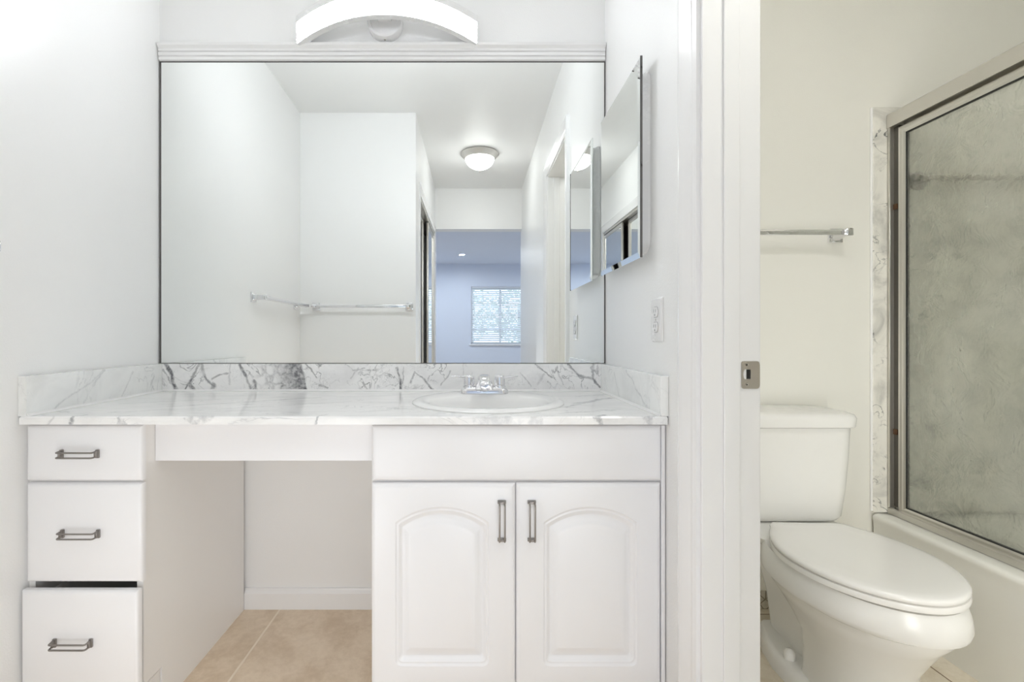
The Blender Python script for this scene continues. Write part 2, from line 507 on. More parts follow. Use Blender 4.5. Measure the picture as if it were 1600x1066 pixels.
# ------------------------------------------------------------------ room shell
bm = BM(); box(bm, -1.30, 0.55, 0, 0.12, 0, H); struct('wall_back', bm, M['wall'], 'white wall behind the vanity mirror and counter')
bm = BM(); box(bm, 0.55, 2.42, 0, 0.12, 0, H); struct('wall_back_bathroom', bm, M['wall_bath'], 'cream wall behind the toilet tank')
bm = BM()
ys = [0.0, -0.1, -0.2, -0.3, -0.4, -0.5, -0.57, -0.7, -0.9, -1.1, ALC - 0.02]
prism(bm, [(xl(y), y) for y in ys] + [(-1.30, ALC - 0.02), (-1.30, 0)], 'z', 0, H)
struct('wall_left', bm, M['wall'], 'white wall left of the vanity', smooth=30)
bm = BM(); box(bm, -1.30, XC, -1.56, ALC, 0, H); struct('wall_rear', bm, M['wall'], 'white alcove wall facing the mirror, with a towel bar')
D0, D1, DT = -0.735, -1.345, 2.05
bm = BM()
prism(bm, [(0, 0), (0, H), (HALL - 0.12, H), (HALL - 0.12, 0), (D1, 0), (D1, DT), (D0, DT), (D0, 0)], 'x', XR, XB)
struct('wall_right', bm, M['wall'], 'white wall on the right with the toilet room doorway')
C0, C1, CT = -1.68, -2.93, 2.03
bm = BM()
prism(bm, [(-1.56, 0), (-1.56, H), (HALL - 0.12, H), (HALL - 0.12, 0), (C1, 0), (C1, CT), (C0, CT), (C0, 0)], 'x', XC - 0.11, XC)
struct('wall_hall', bm, M['wall'], 'white hall wall with the mirrored closet')
bm = BM()
box(bm, -1.15, -1.10, HALL - 0.12, -1.56, 0, H); box(bm, -1.10, XC - 0.11, HALL - 0.12, HALL - 0.05, 0, H)
struct('wall_closet', bm, M['closet'], 'closet interior walls behind the mirrored doors')
bm = BM(); box(bm, XC, XR, HALL - 0.12, HALL, 2.09, H); struct('wall_header', bm, M['wall'], 'white wall piece over the opening to the bedroom')
bm = BM(); box(bm, -1.30, XR, HALL - 0.12, 0, H, H + 0.1); struct('ceiling', bm, M['ceil'], 'white vanity and hall ceiling')
bm = BM(); box(bm, -1.30, 0.55, HALL - 0.12, 0, -0.08, 0); struct('floor', bm, M['floor'], 'tan tile floor with pale grout under the vanity')
# bathroom
bm = BM(); box(bm, 0.55, 2.42, -1.72, 0, -0.08, 0); struct('floor_bathroom', bm, M['floor_bath'], 'cream marble tile floor around the toilet')
bm = BM(); box(bm, XR, 2.42, -1.72, 0, H, H + 0.1); struct('ceiling_bathroom', bm, M['ceil'], 'bathroom ceiling')
bm = BM(); box(bm, 2.30, 2.42, -1.72, 0, 0, H); struct('wall_tub', bm, M['wall_bath'], 'cream wall along the far side of the tub')
bm = BM(); box(bm, XB, 2.42, -1.72, -1.60, 0, H); struct('wall_front_bathroom', bm, M['wall_bath'], 'cream wall on the near side of the bathroom')
# bedroom
BY0, BY1, BX0, BX1 = HALL - 0.12, -7.87, -2.0, 2.4
WX0, WX1, WZ0, WZ1 = -0.05, 1.15, 0.86, 2.04
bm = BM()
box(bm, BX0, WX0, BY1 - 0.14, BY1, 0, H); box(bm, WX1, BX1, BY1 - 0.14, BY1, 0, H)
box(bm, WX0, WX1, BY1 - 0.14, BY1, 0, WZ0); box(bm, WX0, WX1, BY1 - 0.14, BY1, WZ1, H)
struct('wall_bedroom_window', bm, M['wall_bed'], 'bedroom wall around the window, blue daylight painted in')
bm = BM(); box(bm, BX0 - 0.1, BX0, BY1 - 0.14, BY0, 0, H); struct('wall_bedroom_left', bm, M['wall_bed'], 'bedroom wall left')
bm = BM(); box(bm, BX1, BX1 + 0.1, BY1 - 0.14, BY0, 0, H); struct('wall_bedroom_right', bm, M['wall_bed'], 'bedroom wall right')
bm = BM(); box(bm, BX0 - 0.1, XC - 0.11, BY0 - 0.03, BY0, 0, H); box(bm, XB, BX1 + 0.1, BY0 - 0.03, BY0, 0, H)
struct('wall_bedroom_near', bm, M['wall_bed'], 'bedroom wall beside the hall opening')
bm = BM(); box(bm, BX0 - 0.1, BX1 + 0.1, BY1 - 0.14, BY0, H, H + 0.1); struct('ceiling_bedroom', bm, M['wall_bed'], 'bedroom ceiling with a downlight, blue daylight painted in')
bm = BM(); box(bm, BX0 - 0.1, BX1 + 0.1, BY1 - 0.14, BY0, -0.08, 0); struct('floor_bedroom', bm, M['floor_bed'], 'bedroom tile floor')

# trims
bm = BM()
pr = [(0.0, 2.015), (-0.016, 2.018), (-0.018, 2.027), (-0.009, 2.030), (-0.018, 2.033), (-0.018, 2.044), (-0.009, 2.047), (-0.018, 2.050), (-0.018, 2.058), (-0.026, 2.066), (-0.028, 2.074), (0.0, 2.076)]
prism(bm, pr, 'x', -1.1545, XR - 0.0035)
struct('trim_1', bm, M['trim'], 'white ridged moulding along the top of the vanity mirror', smooth=25)
def casing(path_pts, name, label):
    pass
CW = 0.072
def door_casing(name, label, x, s, y0, y1, top, thick=1.0):
    """ridged casing round an opening, on the wall face x, standing out towards s"""
    bm = BM()
    prof = [(0.0, 0.0), (0.0, 0.009), (0.012, 0.012), (0.018, 0.009), (0.024, 0.012), (0.05, 0.016), (0.062, 0.019), (CW, 0.017), (CW, 0.0)]
    rings = []
    for (yy, zz, oy, oz) in ((y0, 0.0, 1, 0), (y0, top, 1, 1), (y1, top, -1, 1), (y1, 0.0, -1, 0)):
        rings.append([Vector((x + s * h * thick, yy + oy * w, zz + oz * w)) for w, h in prof])
    ring_loft(bm, rings)
    return struct(name, bm, M['trim'], label, smooth=25)
door_casing('trim_2', 'white ridged casing around the toilet room doorway', XR, -1, D0 + 0.008, D1 - 0.008, DT + 0.008)
door_casing('trim_3', 'white casing around the mirrored closet opening', XC, 1, C0, C1, CT, 0.4)
bm = BM()   # door jamb lining with stop
JB = 0.018
box(bm, XR - 0.001, XB + 0.001, D0 - JB + 0.018, D0 + 0.001, 0, DT) if False else None
for yy, sgn in ((D0, -1), (D1, 1)):
    a, b = sorted((yy, yy + sgn * 0.004))
    box(bm, XR - 0.002, XB + 0.002, a, b, 0, DT, 0.0012, 1)
    a, b = sorted((yy + sgn * 0.004, yy + sgn * 0.0095))
    box(bm, XR + 0.042, XR + 0.076, a, b, 0, DT - 0.004, 0.002, 2)
box(bm, XR - 0.002, XB + 0.002, D1, D0, DT - 0.004, DT)
struct('door_1', bm, M['trim'], 'white door jamb lining of the toilet room doorway')
door_casing('trim_5', 'bathroom side casing of the doorway', XB, 1, D0 + 0.008, D1 - 0.008, DT + 0.008)
bm = BM(); prism(bm, [(0, 0), (-0.014, 0), (-0.014, 0.058), (-0.008, 0.068), (-0.006, 0.074), (0, 0.075)], 'x', -0.842, -0.262)
struct('baseboard_back', bm, M['trim'], 'white baseboard in the knee space')
bm = BM(); box(bm, XB, 1.46, -0.010, 0, 0, 0.064, 0.002, 1)
struct('baseboard_bathroom', bm, M['mosaic'], 'mosaic stone baseboard behind the toilet')

# ------------------------------------------------------------------ vanity mirror
t = thing('wall_mirror', 'large frameless mirror over the marble backsplash', 'mirror', (-0.335, -0.006, 0.904))
bm = BM(); box(bm, -1.152, 0.4815, -0.0062, -0.0012, 0.905, 2.0135); obj('mirror_glass', bm, M['mirror'], t, None)
bm = BM()
random.seed(3)
for x0, x1, z0, z1 in ((-1.1565, -1.1515, 0.904, 2.0155), (0.4812, 0.4848, 0.904, 2.0155), (-1.1565, 0.4848, 2.0128, 2.0158), (-1.1565, 0.4848, 0.9035, 0.9052)):
    box(bm, x0, x1, -0.0075, -0.0012, z0, z1)
e = obj('mirror_edge', bm, M['seam'], t, None); e['label'] = 'dark worn mirror edge'

# ------------------------------------------------------------------ countertop with sink hole
SX, SY, SR = 0.043, -0.302, 0.229
CF, CTOP, CBOT = -0.569, 0.803, 0.783
def counter():
    bm = BM()
    X0b, X0f, X1 = -1.158, xl(CF) + 0.001, 0.4845
    out = [(X0b, -0.0005), (X1, -0.0005), (X1, CF + 0.004), (X1 - 0.004, CF), (X0f + 0.004, CF), (X0f, CF + 0.004)]
    NS = 48
    cir = [(SX + (SR - 0.018) * math.cos(2 * PI * i / NS), SY + (SR - 0.018) * math.sin(2 * PI * i / NS)) for i in range(NS)]
    loops = {}
    for nm, z, ins in (('t', CTOP, 0.003), ('m', CTOP - 0.004, 0.0), ('b', CBOT, 0.0)):
        sh = [(max(min(x, X1 - ins), -9) if x > 0 else x + ins, y + (ins if y < -0.1 else 0)) for x, y in out]
        loops[nm] = [bm.verts.new((x, y, z)) for x, y in sh]
    ct = [bm.verts.new((x, y, CTOP)) for x, y in cir]
    cb = [bm.verts.new((x, y, CBOT)) for x, y in cir]
    def bridge(a, b):
        for i in range(len(a)):
            j = (i + 1) % len(a)
            bm.faces.new((a[i], a[j], b[j], b[i]))
    bridge(loops['t'], loops['m']); bridge(loops['m'], loops['b']); bridge(ct, cb)
    def edges(lp):
        r = []
        for i in range(len(lp)):
            a, b = lp[i], lp[(i + 1) % len(lp)]
            r.append(bm.edges.get((a, b)) or bm.edges.new((a, b)))
        return r
    bmesh.ops.triangle_fill(bm, use_beauty=True, edges=edges(loops['t']) + edges(ct))
    bmesh.ops.triangle_fill(bm, use_beauty=True, edges=edges(loops['b']) + edges(cb))
    return bm
o = obj('countertop', counter(), M['marble_top'], None, 30)
tag(o, 'white marble vanity countertop with soft grey veins', 'countertop')

def splash(name, label, bm, mat, caulk_pts):
    o = obj(name, bm, mat, None, 30)
    tag(o, label, 'backsplash', 'marble splash strips round the counter')
    b = BM()
    p0, p1, n = (Vector(q) for q in caulk_pts)
    ring_loft(b, [[p + n * 0.0004 + Vector((0, 0, 0.0004)), p + n * 0.0065 + Vector((0, 0, 0.0004)), p + n * 0.0022 + Vector((0, 0, 0.0024)), p + n * 0.0004 + Vector((0, 0, 0.0065))] for p in (p0, p1)])
    obj('caulk_bead', b, M['caulk'], o)
bm = BM(); box(bm, -1.1585, XR - 0.001, -0.020, -0.0005, CTOP, 0.9025, 0.0015, 1)
splash('marble_splash', 'long marble strip below the mirror with bold dark veins', bm, M['marble_back'],
       [(-1.136, -0.020, CTOP), (0.464, -0.020, CTOP), (0, -1, 0)])
bm = BM()
prism(bm, [(xl(-0.021) + 0.0005, -0.021), (xl(-0.021) + 0.021, -0.021), (xl(CF) + 0.021, CF + 0.002), (xl(CF) + 0.0005, CF + 0.002)], 'z', CTOP, 0.9025)
splash('marble_splash', 'short marble strip against the left wall above the drawers', bm, M['marble_side'],
       [(xl(-0.021) + 0.021, -0.022, CTOP), (xl(CF) + 0.021, CF + 0.004, CTOP), (1, 0, 0)])
bm = BM(); box(bm, XR - 0.0205, XR - 0.0005, CF + 0.002, -0.0205, CTOP, 0.9025, 0.0015, 1)
splash('marble_splash', 'short marble strip against the right wall beside the sink', bm, M['marble_side'],
       [(XR - 0.0205, -0.022, CTOP), (XR - 0.0205, CF + 0.004, CTOP), (-1, 0, 0)])

# ------------------------------------------------------------------ sink
t = thing('sink', 'round white drop-in sink set in the marble counter', 'sink', (SX, SY, CTOP))
bm = BM()
NSK = 72
def sring(rx, ry, dy, z): return [Vector((SX + rx * math.cos(2 * PI * i / NSK), SY + dy + ry * math.sin(2 * PI * i / NSK), CTOP + z)) for i in range(NSK)]
BXR, BYR, BDY = 0.174, 0.134, -0.044
top = [sring(SR, SR, 0, 0.0003), sring(SR, SR, 0, 0.003), sring(SR - 0.005, SR - 0.005, 0, 0.0065), sring(SR - 0.016, SR - 0.015, -0.001, 0.009),
       sring(SR - 0.028, SR - 0.026, -0.003, 0.0095), sring(BXR + 0.012, BYR + 0.012, BDY, 0.0085), sring(BXR, BYR, BDY, 0.004), sring(BXR - 0.008, BYR - 0.007, BDY, -0.010),
       sring(BXR - 0.018, BYR - 0.014, BDY, -0.035), sring(BXR - 0.035, BYR - 0.028, BDY + .003, -0.07), sring(BXR - 0.062, BYR - 0.05, BDY + .008, -0.103),
       sring(BXR - 0.1, BYR - 0.085, BDY + .014, -0.124), sring(0.04, 0.04, BDY + .018, -0.134), sring(0.024, 0.024, BDY + .018, -0.137),
       sring(0.024, 0.024, BDY + .018, -0.145), sring(0.05, 0.05, BDY + .018, -0.143), sring(BXR - 0.09, BYR - 0.075, BDY + .014, -0.133), sring(BXR - 0.05, BYR - 0.04, BDY + .008, -0.11),
       sring(BXR - 0.022, BYR - 0.016, BDY + .003, -0.07), sring(BXR - 0.004, BYR - 0.002, BDY, -0.03), sring(BXR + 0.006, BYR + 0.010, BDY, -0.004), sring(SR - 0.020, SR - 0.020, 0, 0.0003)]
ring_loft(bm, top + [top[0]], False, False)
obj('sink_bowl', bm, M['porcelain'], t, 50)
bm = BM(); lathe(bm, [(0.030, -0.1355), (0.030, -0.133), (0.024, -0.132), (0.02, -0.136), (0.001, -0.136)], (SX, SY + BDY + 0.018, CTOP), 'z', 24)
obj('drain', bm, M['chrome'], t)

# ------------------------------------------------------------------ faucet
FX, FY, FZ = 0.036, -0.163, CTOP + 0.0088
t = thing('faucet', 'two handle chrome faucet at the back of the sink', 'faucet', (FX, FY, FZ))
bm = BM()
rings = []
for z, g in ((0.0, 0.0), (0.010, 0.0), (0.018, 0.003), (0.024, 0.010), (0.027, 0.018)):
    rings.append([Vector((FX + x, FY + y - 0.010 * max(0, 1 - (x / 0.05) ** 2) * (1 if y < 0 else 0), FZ + z)) for x, y in rrect(-0.080 + g, 0.080 - g, -0.026 + g * .6, 0.026 - g * .6, 0.022, 8)])
ring_loft(bm, rings)
obj('base_plate', bm, M['chrome'], t, 50)
bm = BM()
rings = []
for yy, zz, w, h in ((0.016, 0.020, 0.027, 0.012), (0.014, 0.040, 0.024, 0.014), (0.004, 0.056, 0.021, 0.013), (-0.018, 0.064, 0.0185, 0.012), (-0.045, 0.062, 0.0175, 0.0115), (-0.075, 0.054, 0.017, 0.0115), (-0.098, 0.046, 0.0165, 0.012), (-0.106, 0.042, 0.013, 0.009)):
    rings.append([Vector((FX + x, FY + yy, FZ + zz + y)) for x, y in rrect(-w, w, -h, h, 0.009, 4)])
ring_loft(bm, rings)
rings = []
for z, w, d0, d1 in ((0.018, 0.034, -0.030, 0.024), (0.030, 0.030, -0.026, 0.024), (0.045, 0.025, -0.02, 0.022), (0.058, 0.020, -0.012, 0.018)):
    rings.append([Vector((FX + x, FY + y, FZ + z)) for x, y in rrect(-w, w, d0, d1, 0.014, 4)])
ring_loft(bm, rings)
obj('spout', bm, M['chrome'], t, 50)
bm = BM(); lathe(bm, [(0.011, 0), (0.011, -0.012), (0.009, -0.013)], (FX, FY - 0.094, FZ + 0.037), 'z', 20); obj('aerator', bm, M['chrome'], t)
for s in (-1, 1):
    bm = BM()
    lathe(bm, [(0.021, 0.018), (0.020, 0.030), (0.017, 0.031), (0.017, 0.034), (0.0185, 0.035), (0.0175, 0.062), (0.0165, 0.068), (0.012, 0.071)], (FX + s * 0.051, FY, FZ), 'z', 24)
    h = obj('handle', bm, M['chrome'], t, 50)
    bm = BM()
    rings = []
    for d, w, th, zz in ((0.010, 0.010, 0.006, 0.062), (0.022, 0.009, 0.0055, 0.063), (0.045, 0.0075, 0.0035, 0.066), (0.058, 0.007, 0.003, 0.067), (0.061, 0.004, 0.002, 0.067)):
        rings.append([Vector((FX + s * (0.051 + d), FY + x, FZ + zz + y)) for x, y in rrect(-w, w, -th, th, 0.003, 3)])
    ring_loft(bm, rings)
    obj('lever', bm, M['chrome'], h, 50)

for q in list(t.children) + [g for c in t.children for g in c.children]:
    q.data.transform(Matrix.Diagonal((1, 1, 0.86, 1)))

# ------------------------------------------------------------------ cabinets
def slab(bm, x0, x1, z0, z1, yb, yf, edge=0.013):
    """panel with a softly moulded front edge; front faces -Y"""
    rings = []
    for y, g in ((yb, 0.0), (yf + 0.008, 0.0), (yf + 0.0045, 0.002), (yf + 0.002, 0.006), (yf + 0.0005, edge - 0.002), (yf, edge)):
        rings.append([Vector((x0 + g, y, z0 + g)), Vector((x1 - g, y, z0 + g)), Vector((x1 - g, y, z1 - g)), Vector((x0 + g, y, z1 - g))])
    ring_loft(bm, rings)

def pull_mesh(c, half, axis, face):
    """two parallel rods on end brackets, standing off the face (towards -Y)"""
    bm = BM()
    c = Vector(c)
    U = Vector((1, 0, 0)) if axis == 'x' else Vector((0, 0, 1))
    V = Vector((0, 0, 1)) if axis == 'x' else Vector((1, 0, 0))
    Y = Vector((0, -1, 0))
    sp = 0.0064
    for s in (-1, 1):
        path = [c + V * sp * s + U * (-half) + Y * 0.001, c + V * sp * s + U * (-half) + Y * 0.021, c + V * sp * s + U * half + Y * 0.021, c + V * sp * s + U * half + Y * 0.001]
        tube(bm, bend(path, 0.006, 5), 0.0022, 8)
    for e in (-1, 1):
        q = c + U * (half * e)
        a = [abs(x) for x in (U * 0.0042 + V * 0.0105)]
        box(bm, q.x - a[0], q.x + a[0], q.y - 0.0055, q.y, q.z - a[2], q.z + a[2], 0.0012, 2)
        a = [abs(x) for x in (U * 0.0028 + V * 0.0085)]
        box(bm, q.x - a[0], q.x + a[0], q.y - 0.012, q.y - 0.005, q.z - a[2], q.z + a[2], 0.001, 1)
    return bm

CF_Y = -0.537    # face of the carcasses
DF = -0.556      # face of doors and drawers (camera distance 1.174)
# ---- drawer cabinet, left
XA0, XA1 = -1.133, -0.842
t = thing('drawer_cabinet', 'white three drawer cabinet at the left end of the vanity, bottom drawer slightly open', 'cabinet', (-0.985, -0.27, 0.0))
bm = BM()
KICK_H, KICK_Y = 0.11, -0.466
prism(bm, [(-0.0155, 0.0), (-0.0155, 0.782), (CF_Y, 0.782), (CF_Y, KICK_H), (KICK_Y, KICK_H), (KICK_Y, 0.0)], 'x', XA1 - 0.016, XA1)
obj('side_panel', bm, M['melamine'], t)
bm = BM()
prism(bm, [(-0.0155, 0.0), (-0.0155, 0.782), (CF_Y, 0.782), (CF_Y, KICK_H), (KICK_Y, KICK_H), (KICK_Y, 0.0)], 'x', XA0, XA0 + 0.016)
obj('side_panel', bm, M['melamine'], t)
bm = BM()
box(bm, XA0 + 0.016, XA1 - 0.016, CF_Y, -0.0155, KICK_H, KICK_H + 0.016)
box(bm, XA0 + 0.016, XA1 - 0.016, CF_Y, CF_Y + 0.016, 0.622, 0.648); box(bm, XA0 + 0.016, XA1 - 0.016, CF_Y, CF_Y + 0.016, 0.390, 0.402)
box(bm, XA0 + 0.016, XA1 - 0.016, CF_Y, CF_Y + 0.016, 0.766, 0.782); box(bm, XA0 + 0.016, XA1 - 0.016, -0.022, -0.0155, KICK_H + 0.016, 0.782)
obj('carcass', bm, M['melamine'], t)
bm = BM(); box(bm, XA0 + 0.016, XA1 - 0.0165, KICK_Y - 0.001, KICK_Y + 0.016, 0, KICK_H); obj('toe_kick', bm, M['lacquer'], t)
bm = BM(); prism(bm, [(CF_Y + 0.004, 0.0), (CF_Y + 0.004, KICK_H - 0.004), (KICK_Y - 0.006, KICK_H - 0.004), (KICK_Y - 0.003, 0.0)], 'x', XA1 - 0.016, XA1 - 0.002)
obj('filler', bm, M['melamine'], t)
for z0, z1, dy, px in ((0.638, 0.7775, 0.0, -0.987), (0.383, 0.632, 0.0, -0.985), (0.115, 0.3695, 0.014, -0.992)):
    bm = BM()
    X0, X1 = (-1.1255, -0.8345)
    slab(bm, X0, X1, z0, z1, CF_Y - 0.001 - dy, DF - dy)
    bmw = bm
    d = obj('drawer', bmw, M['lacquer'], t, 30)
    b2 = BM()
    yb, yf = -0.06 - dy, CF_Y - 0.001 - dy
    xa, xb = XA0 + 0.03, XA1 - 0.03
    za, zb = z0 + 0.03, z1 - 0.028
    box(b2, xa, xa + 0.012, yf, yb, za, zb); box(b2, xb - 0.012, xb, yf, yb, za, zb)
    box(b2, xa, xb, yb - 0.012, yb, za, zb); box(b2, xa, xb, yf, yb, za, za + 0.006)
    obj('drawer_box', b2, M['melamine'], d, None)
    zc = (z0 + z1) / 2 if dy == 0 else 0.243
    obj('pull', pull_mesh((px, DF - dy, zc), 0.045, 'x', DF), M['gunmetal'], d, 40)['label'] = 'dark pewter double bar pull'

# ---- apron over the knee space
t = thing('knee_apron', 'white apron board under the counter over the knee space', 'apron', (-0.55, -0.49, 0.673))
bm = BM(); box(bm, XA1 + 0.0005, -0.2605, -0.494, -0.476, 0.673, 0.7825, 0.001, 1); obj('apron_board', bm, M['lacquer'], t)
bm = BM(); box(bm, XA1 + 0.0005, -0.2605, -0.476, -0.455, 0.762, 0.7825); obj('cleat', bm, M['melamine'], t)

# ---- sink cabinet, right
XS0, XS1 = -0.2595, 0.4835
t = thing('sink_cabinet', 'white two door cabinet under the sink with arched raised panels', 'cabinet', (0.11, -0.27, 0.0))
for xx in (XS0, XS1 - 0.016):
    bm = BM()
    prism(bm, [(-0.0155, 0.0), (-0.0155, 0.782), (CF_Y, 0.782), (CF_Y, KICK_H), (KICK_Y, KICK_H), (KICK_Y, 0.0)], 'x', xx, xx + 0.016)
    obj('side_panel', bm, M['melamine'], t)
bm = BM()
box(bm, XS0 + 0.016, XS1 - 0.016, CF_Y, -0.0155, KICK_H, KICK_H + 0.016)
box(bm, XS0 + 0.016, XS1 - 0.016, CF_Y, CF_Y + 0.016, 0.62, 0.782); box(bm, 0.086, 0.126, CF_Y, CF_Y + 0.016, KICK_H + 0.016, 0.62)
box(bm, XS0 + 0.016, XS1 - 0.016, -0.022, -0.0155, KICK_H + 0.016, 0.782)
obj('carcass', bm, M['melamine'], t)
bm = BM(); box(bm, XS0 + 0.016, XS1 - 0.016, KICK_Y - 0.001, KICK_Y + 0.016, 0, KICK_H); obj('toe_kick', bm, M['lacquer'], t)
bm = BM(); slab(bm, -0.2565, 0.4725, 0.6385, 0.7775, CF_Y - 0.001, DF); obj('false_front', bm, M['lacquer'], t, 30)
bm = BM(); box(bm, 0.4735, XS1, DF + 0.006, CF_Y - 0.0005, 0, 0.7775, 0.001, 1); obj('filler', bm, M['lacquer'], t)

def arch_contour(cx, hw, zsh, zap, zbot, k, n=24):
    """closed contour: straight sides, arched top, rounded bottom corners; k = inset 0..1"""
    si, ti = 0.0365 * k, 0.047 * k
    sag = zap - zsh
    R = (hw * hw + sag * sag) / (2 * sag)
    zc = zap - R
    R2, w2, zb2 = R - ti, hw - si, zbot + ti
    a1 = math.asin(w2 / R2)
    pts = []
    rc = 0.014 * (1 - k) + 0.001
    for i in range(5):
        a = PI + PI / 2 * i / 4
        pts.append((cx - w2 + rc + rc * math.cos(a), zb2 + rc + rc * math.sin(a)))
    for i in range(5):
        a = 1.5 * PI + PI / 2 * i / 4
        pts.append((cx + w2 - rc + rc * math.cos(a), zb2 + rc + rc * math.sin(a)))
    for i in range(n + 1):
        a = a1 - 2 * a1 * i / n
        pts.append((cx + R2 * math.sin(a), zc + R2 * math.cos(a)))
    return pts

def arched_door(x0, x1, z0, z1, cx, yb, yf):
    bm = BM()
    rings = []
    for y, g in ((yb, 0.0), (yf + 0.008, 0.0), (yf + 0.0045, 0.002), (yf + 0.002, 0.006), (yf + 0.0005, 0.010), (yf, 0.012)):
        rings.append([Vector((x0 + g, y, z0 + g)), Vector((x1 - g, y, z0 + g)), Vector((x1 - g, y, z1 - g)), Vector((x0 + g, y, z1 - g))])
    R = ring_loft(bm, rings, True, False)
    outer = R[-1]
    zap, zsh, zbot = 0.574, 0.5345, 0.1735
    prof = [(0.0, 0.0), (0.05, 0.0022), (0.12, 0.0034), (0.2, 0.0026), (0.27, 0.0040), (0.36, 0.0080), (0.46, 0.0098), (0.56, 0.0094), (0.72, 0.0062), (0.9, 0.0020), (1.0, 0.0008)]
    C = []
    for k, d in prof:
        C.append([bm.verts.new((x, yf + d, z)) for x, z in arch_contour(cx, 0.1175, zsh, zap, zbot, k)])
    for a, b in zip(C[:-1], C[1:]):
        for i in range(len(a)):
            j = (i + 1) % len(a)
            bm.faces.new((a[i], a[j], b[j], b[i]))
    bm.faces.new(C[-1])
    ed = []
    for lp in (outer, C[0]):
        for i in range(len(lp)):
            a, b = lp[i], lp[(i + 1) % len(lp)]
            ed.append(bm.edges.get((a, b)) or bm.edges.new((a, b)))
    bmesh.ops.triangle_fill(bm, use_beauty=True, edges=ed)
    return bm
for x0, x1, cx, px in ((-0.2565, 0.1045, -0.079, 0.0707), (0.1075, 0.4705, 0.293, 0.1455)):
    d = obj('door', arched_door(x0, x1, 0.122, 0.6325, cx, CF_Y - 0.001, DF), M['lacquer'], t, 24)
    obj('pull', pull_mesh((px, DF, 0.540), 0.047, 'z', DF), M['gunmetal'], d, 40)['label'] = 'dark pewter double bar pull'

# ------------------------------------------------------------------ vanity light
LX, LZ0, LZ1 = -0.314, 2.066, 2.165
t = thing('vanity_light', 'lit curved white vanity light above the mirror', 'light', (LX, 0.0, 2.15))
def arc_pts(off, n=28):
    hw, bow, ye = 0.326, 0.066, -0.036
    R = (hw * hw + bow * bow) / (2 * bow)
    yc = ye - bow + R
    a1 = math.asin(hw / R)
    out = []
    for i in range(n + 1):
        f = -1 + 2 * i / n
        out.append((LX + (R - off) * math.sin(f * a1), yc - (R - off) * math.cos(f * a1), 0.060 * (1 - f * f)))
    return out
def arc_shell(bm, o0, o1, z0, z1):
    A, B = arc_pts(o0), arc_pts(o1)
    rings = [[Vector((a[0], a[1], z0 + a[2])), Vector((a[0], a[1], z1 + a[2])), Vector((b[0], b[1], z1 + b[2])), Vector((b[0], b[1], z0 + b[2]))] for a, b in zip(A, B)]
    ring_loft(bm, rings)
bm = BM(); arc_shell(bm, 0.0, 0.005, LZ0, LZ1 - 0.025); obj('diffuser', bm, M['vanity_glow'], t, 40)['label'] = 'glowing white diffuser'
bm = BM(); arc_shell(bm, -0.001, 0.028, LZ1 - 0.0248, LZ1); arc_shell(bm, 0.0225, 0.028, LZ0, LZ1 - 0.0248); arc_shell(bm, 0.0018, 0.0225, LZ0 - 0.002, LZ0 - 0.0003); obj('frame', bm, M['plastic'], t, 40)
for i in (0, -1):
    a, b = arc_pts(-0.001)[i], arc_pts(0.028)[i]
    d = (Vector(a) - Vector(arc_pts(-0.001)[1 if i == 0 else -2])).normalized()
    bm = BM()
    ring_loft(bm, [[Vector((a[0], a[1], LZ0 + a[2])) + d * e, Vector((a[0], a[1], LZ1 + a[2])) + d * e, Vector((b[0], b[1], LZ1 + b[2])) + d * e, Vector((b[0], b[1], LZ0 + b[2])) + d * e] for e in (0.0003, 0.003)])
    obj('end_cap', bm, M['plastic'], t, 40)
bm = BM(); lathe(bm, [(0.001, -0.0005), (0.064, -0.0005), (0.064, -0.026), (0.060, -0.031), (0.052, -0.032), (0.050, -0.024), (0.001, -0.024)], (LX - 0.01, 0, 2.152), 'y', 48)
obj('canopy', bm, M['plastic'], t, 40)
bm = BM(); box(bm, LX - 0.035, LX + 0.015, -0.075, -0.02, 2.150, 2.185, 0.004); obj('arm', bm, M['plastic'], t)
bm = BM(); lathe(bm, [(0.001, 0.0), (0.004, 0.0), (0.004, 0.002), (0.001, 0.003)], (LX - 0.01, -0.020, 2.0865), 'z', 12); obj('screw', bm, M['nickel'], t)

# ------------------------------------------------------------------ ceiling domes
def dome(name, label, x, y, glow, r=0.155):
    t = thing(name, label, 'light', (x, y, H))
    bm = BM(); lathe(bm, [(0.02, -0.0005), (r - 0.010, -0.0005), (r - 0.002, -0.006), (r, -0.010), (r - 0.003, -0.016), (r - 0.012, -0.022), (r - 0.018, -0.032), (r - 0.029, -0.040), (r - 0.032, -0.048), (r - 0.036, -0.050), (r - 0.037, -0.036), (0.02, -0.02)], (x, y, H), 'z', 48)
    obj('rim', bm, M['satin'], t, 40)
    bm = BM()
    rb = r - 0.0375
    pr = [(rb * math.cos(a), -0.044 - 0.084 * math.sin(a)) for a in [PI / 2 * i / 12 for i in range(12)]] + [(0.006, -0.128)]
    lathe(bm, pr, (x, y, H), 'z', 48, cap0=True)
    obj('glass_bowl', bm, glow, t, 60)
    bm = BM(); lathe(bm, [(0.012, -0.1265), (0.012, -0.132), (0.006, -0.136), (0.009, -0.144), (0.005, -0.151), (0.001, -0.153)], (x, y, H), 'z', 16)
    obj('finial', bm, M['satin'], t, 40)
dome('ceiling_light', 'round nickel rimmed dome light on the hall ceiling, seen in the mirror', 0.05, -2.10, M['dome_glow'])
dome('ceiling_light', 'added unseen dome light on the bathroom ceiling near the doorway', 0.92, -1.25, M['bath_fill_glow'])  # the bathroom dome is added to brighten that room
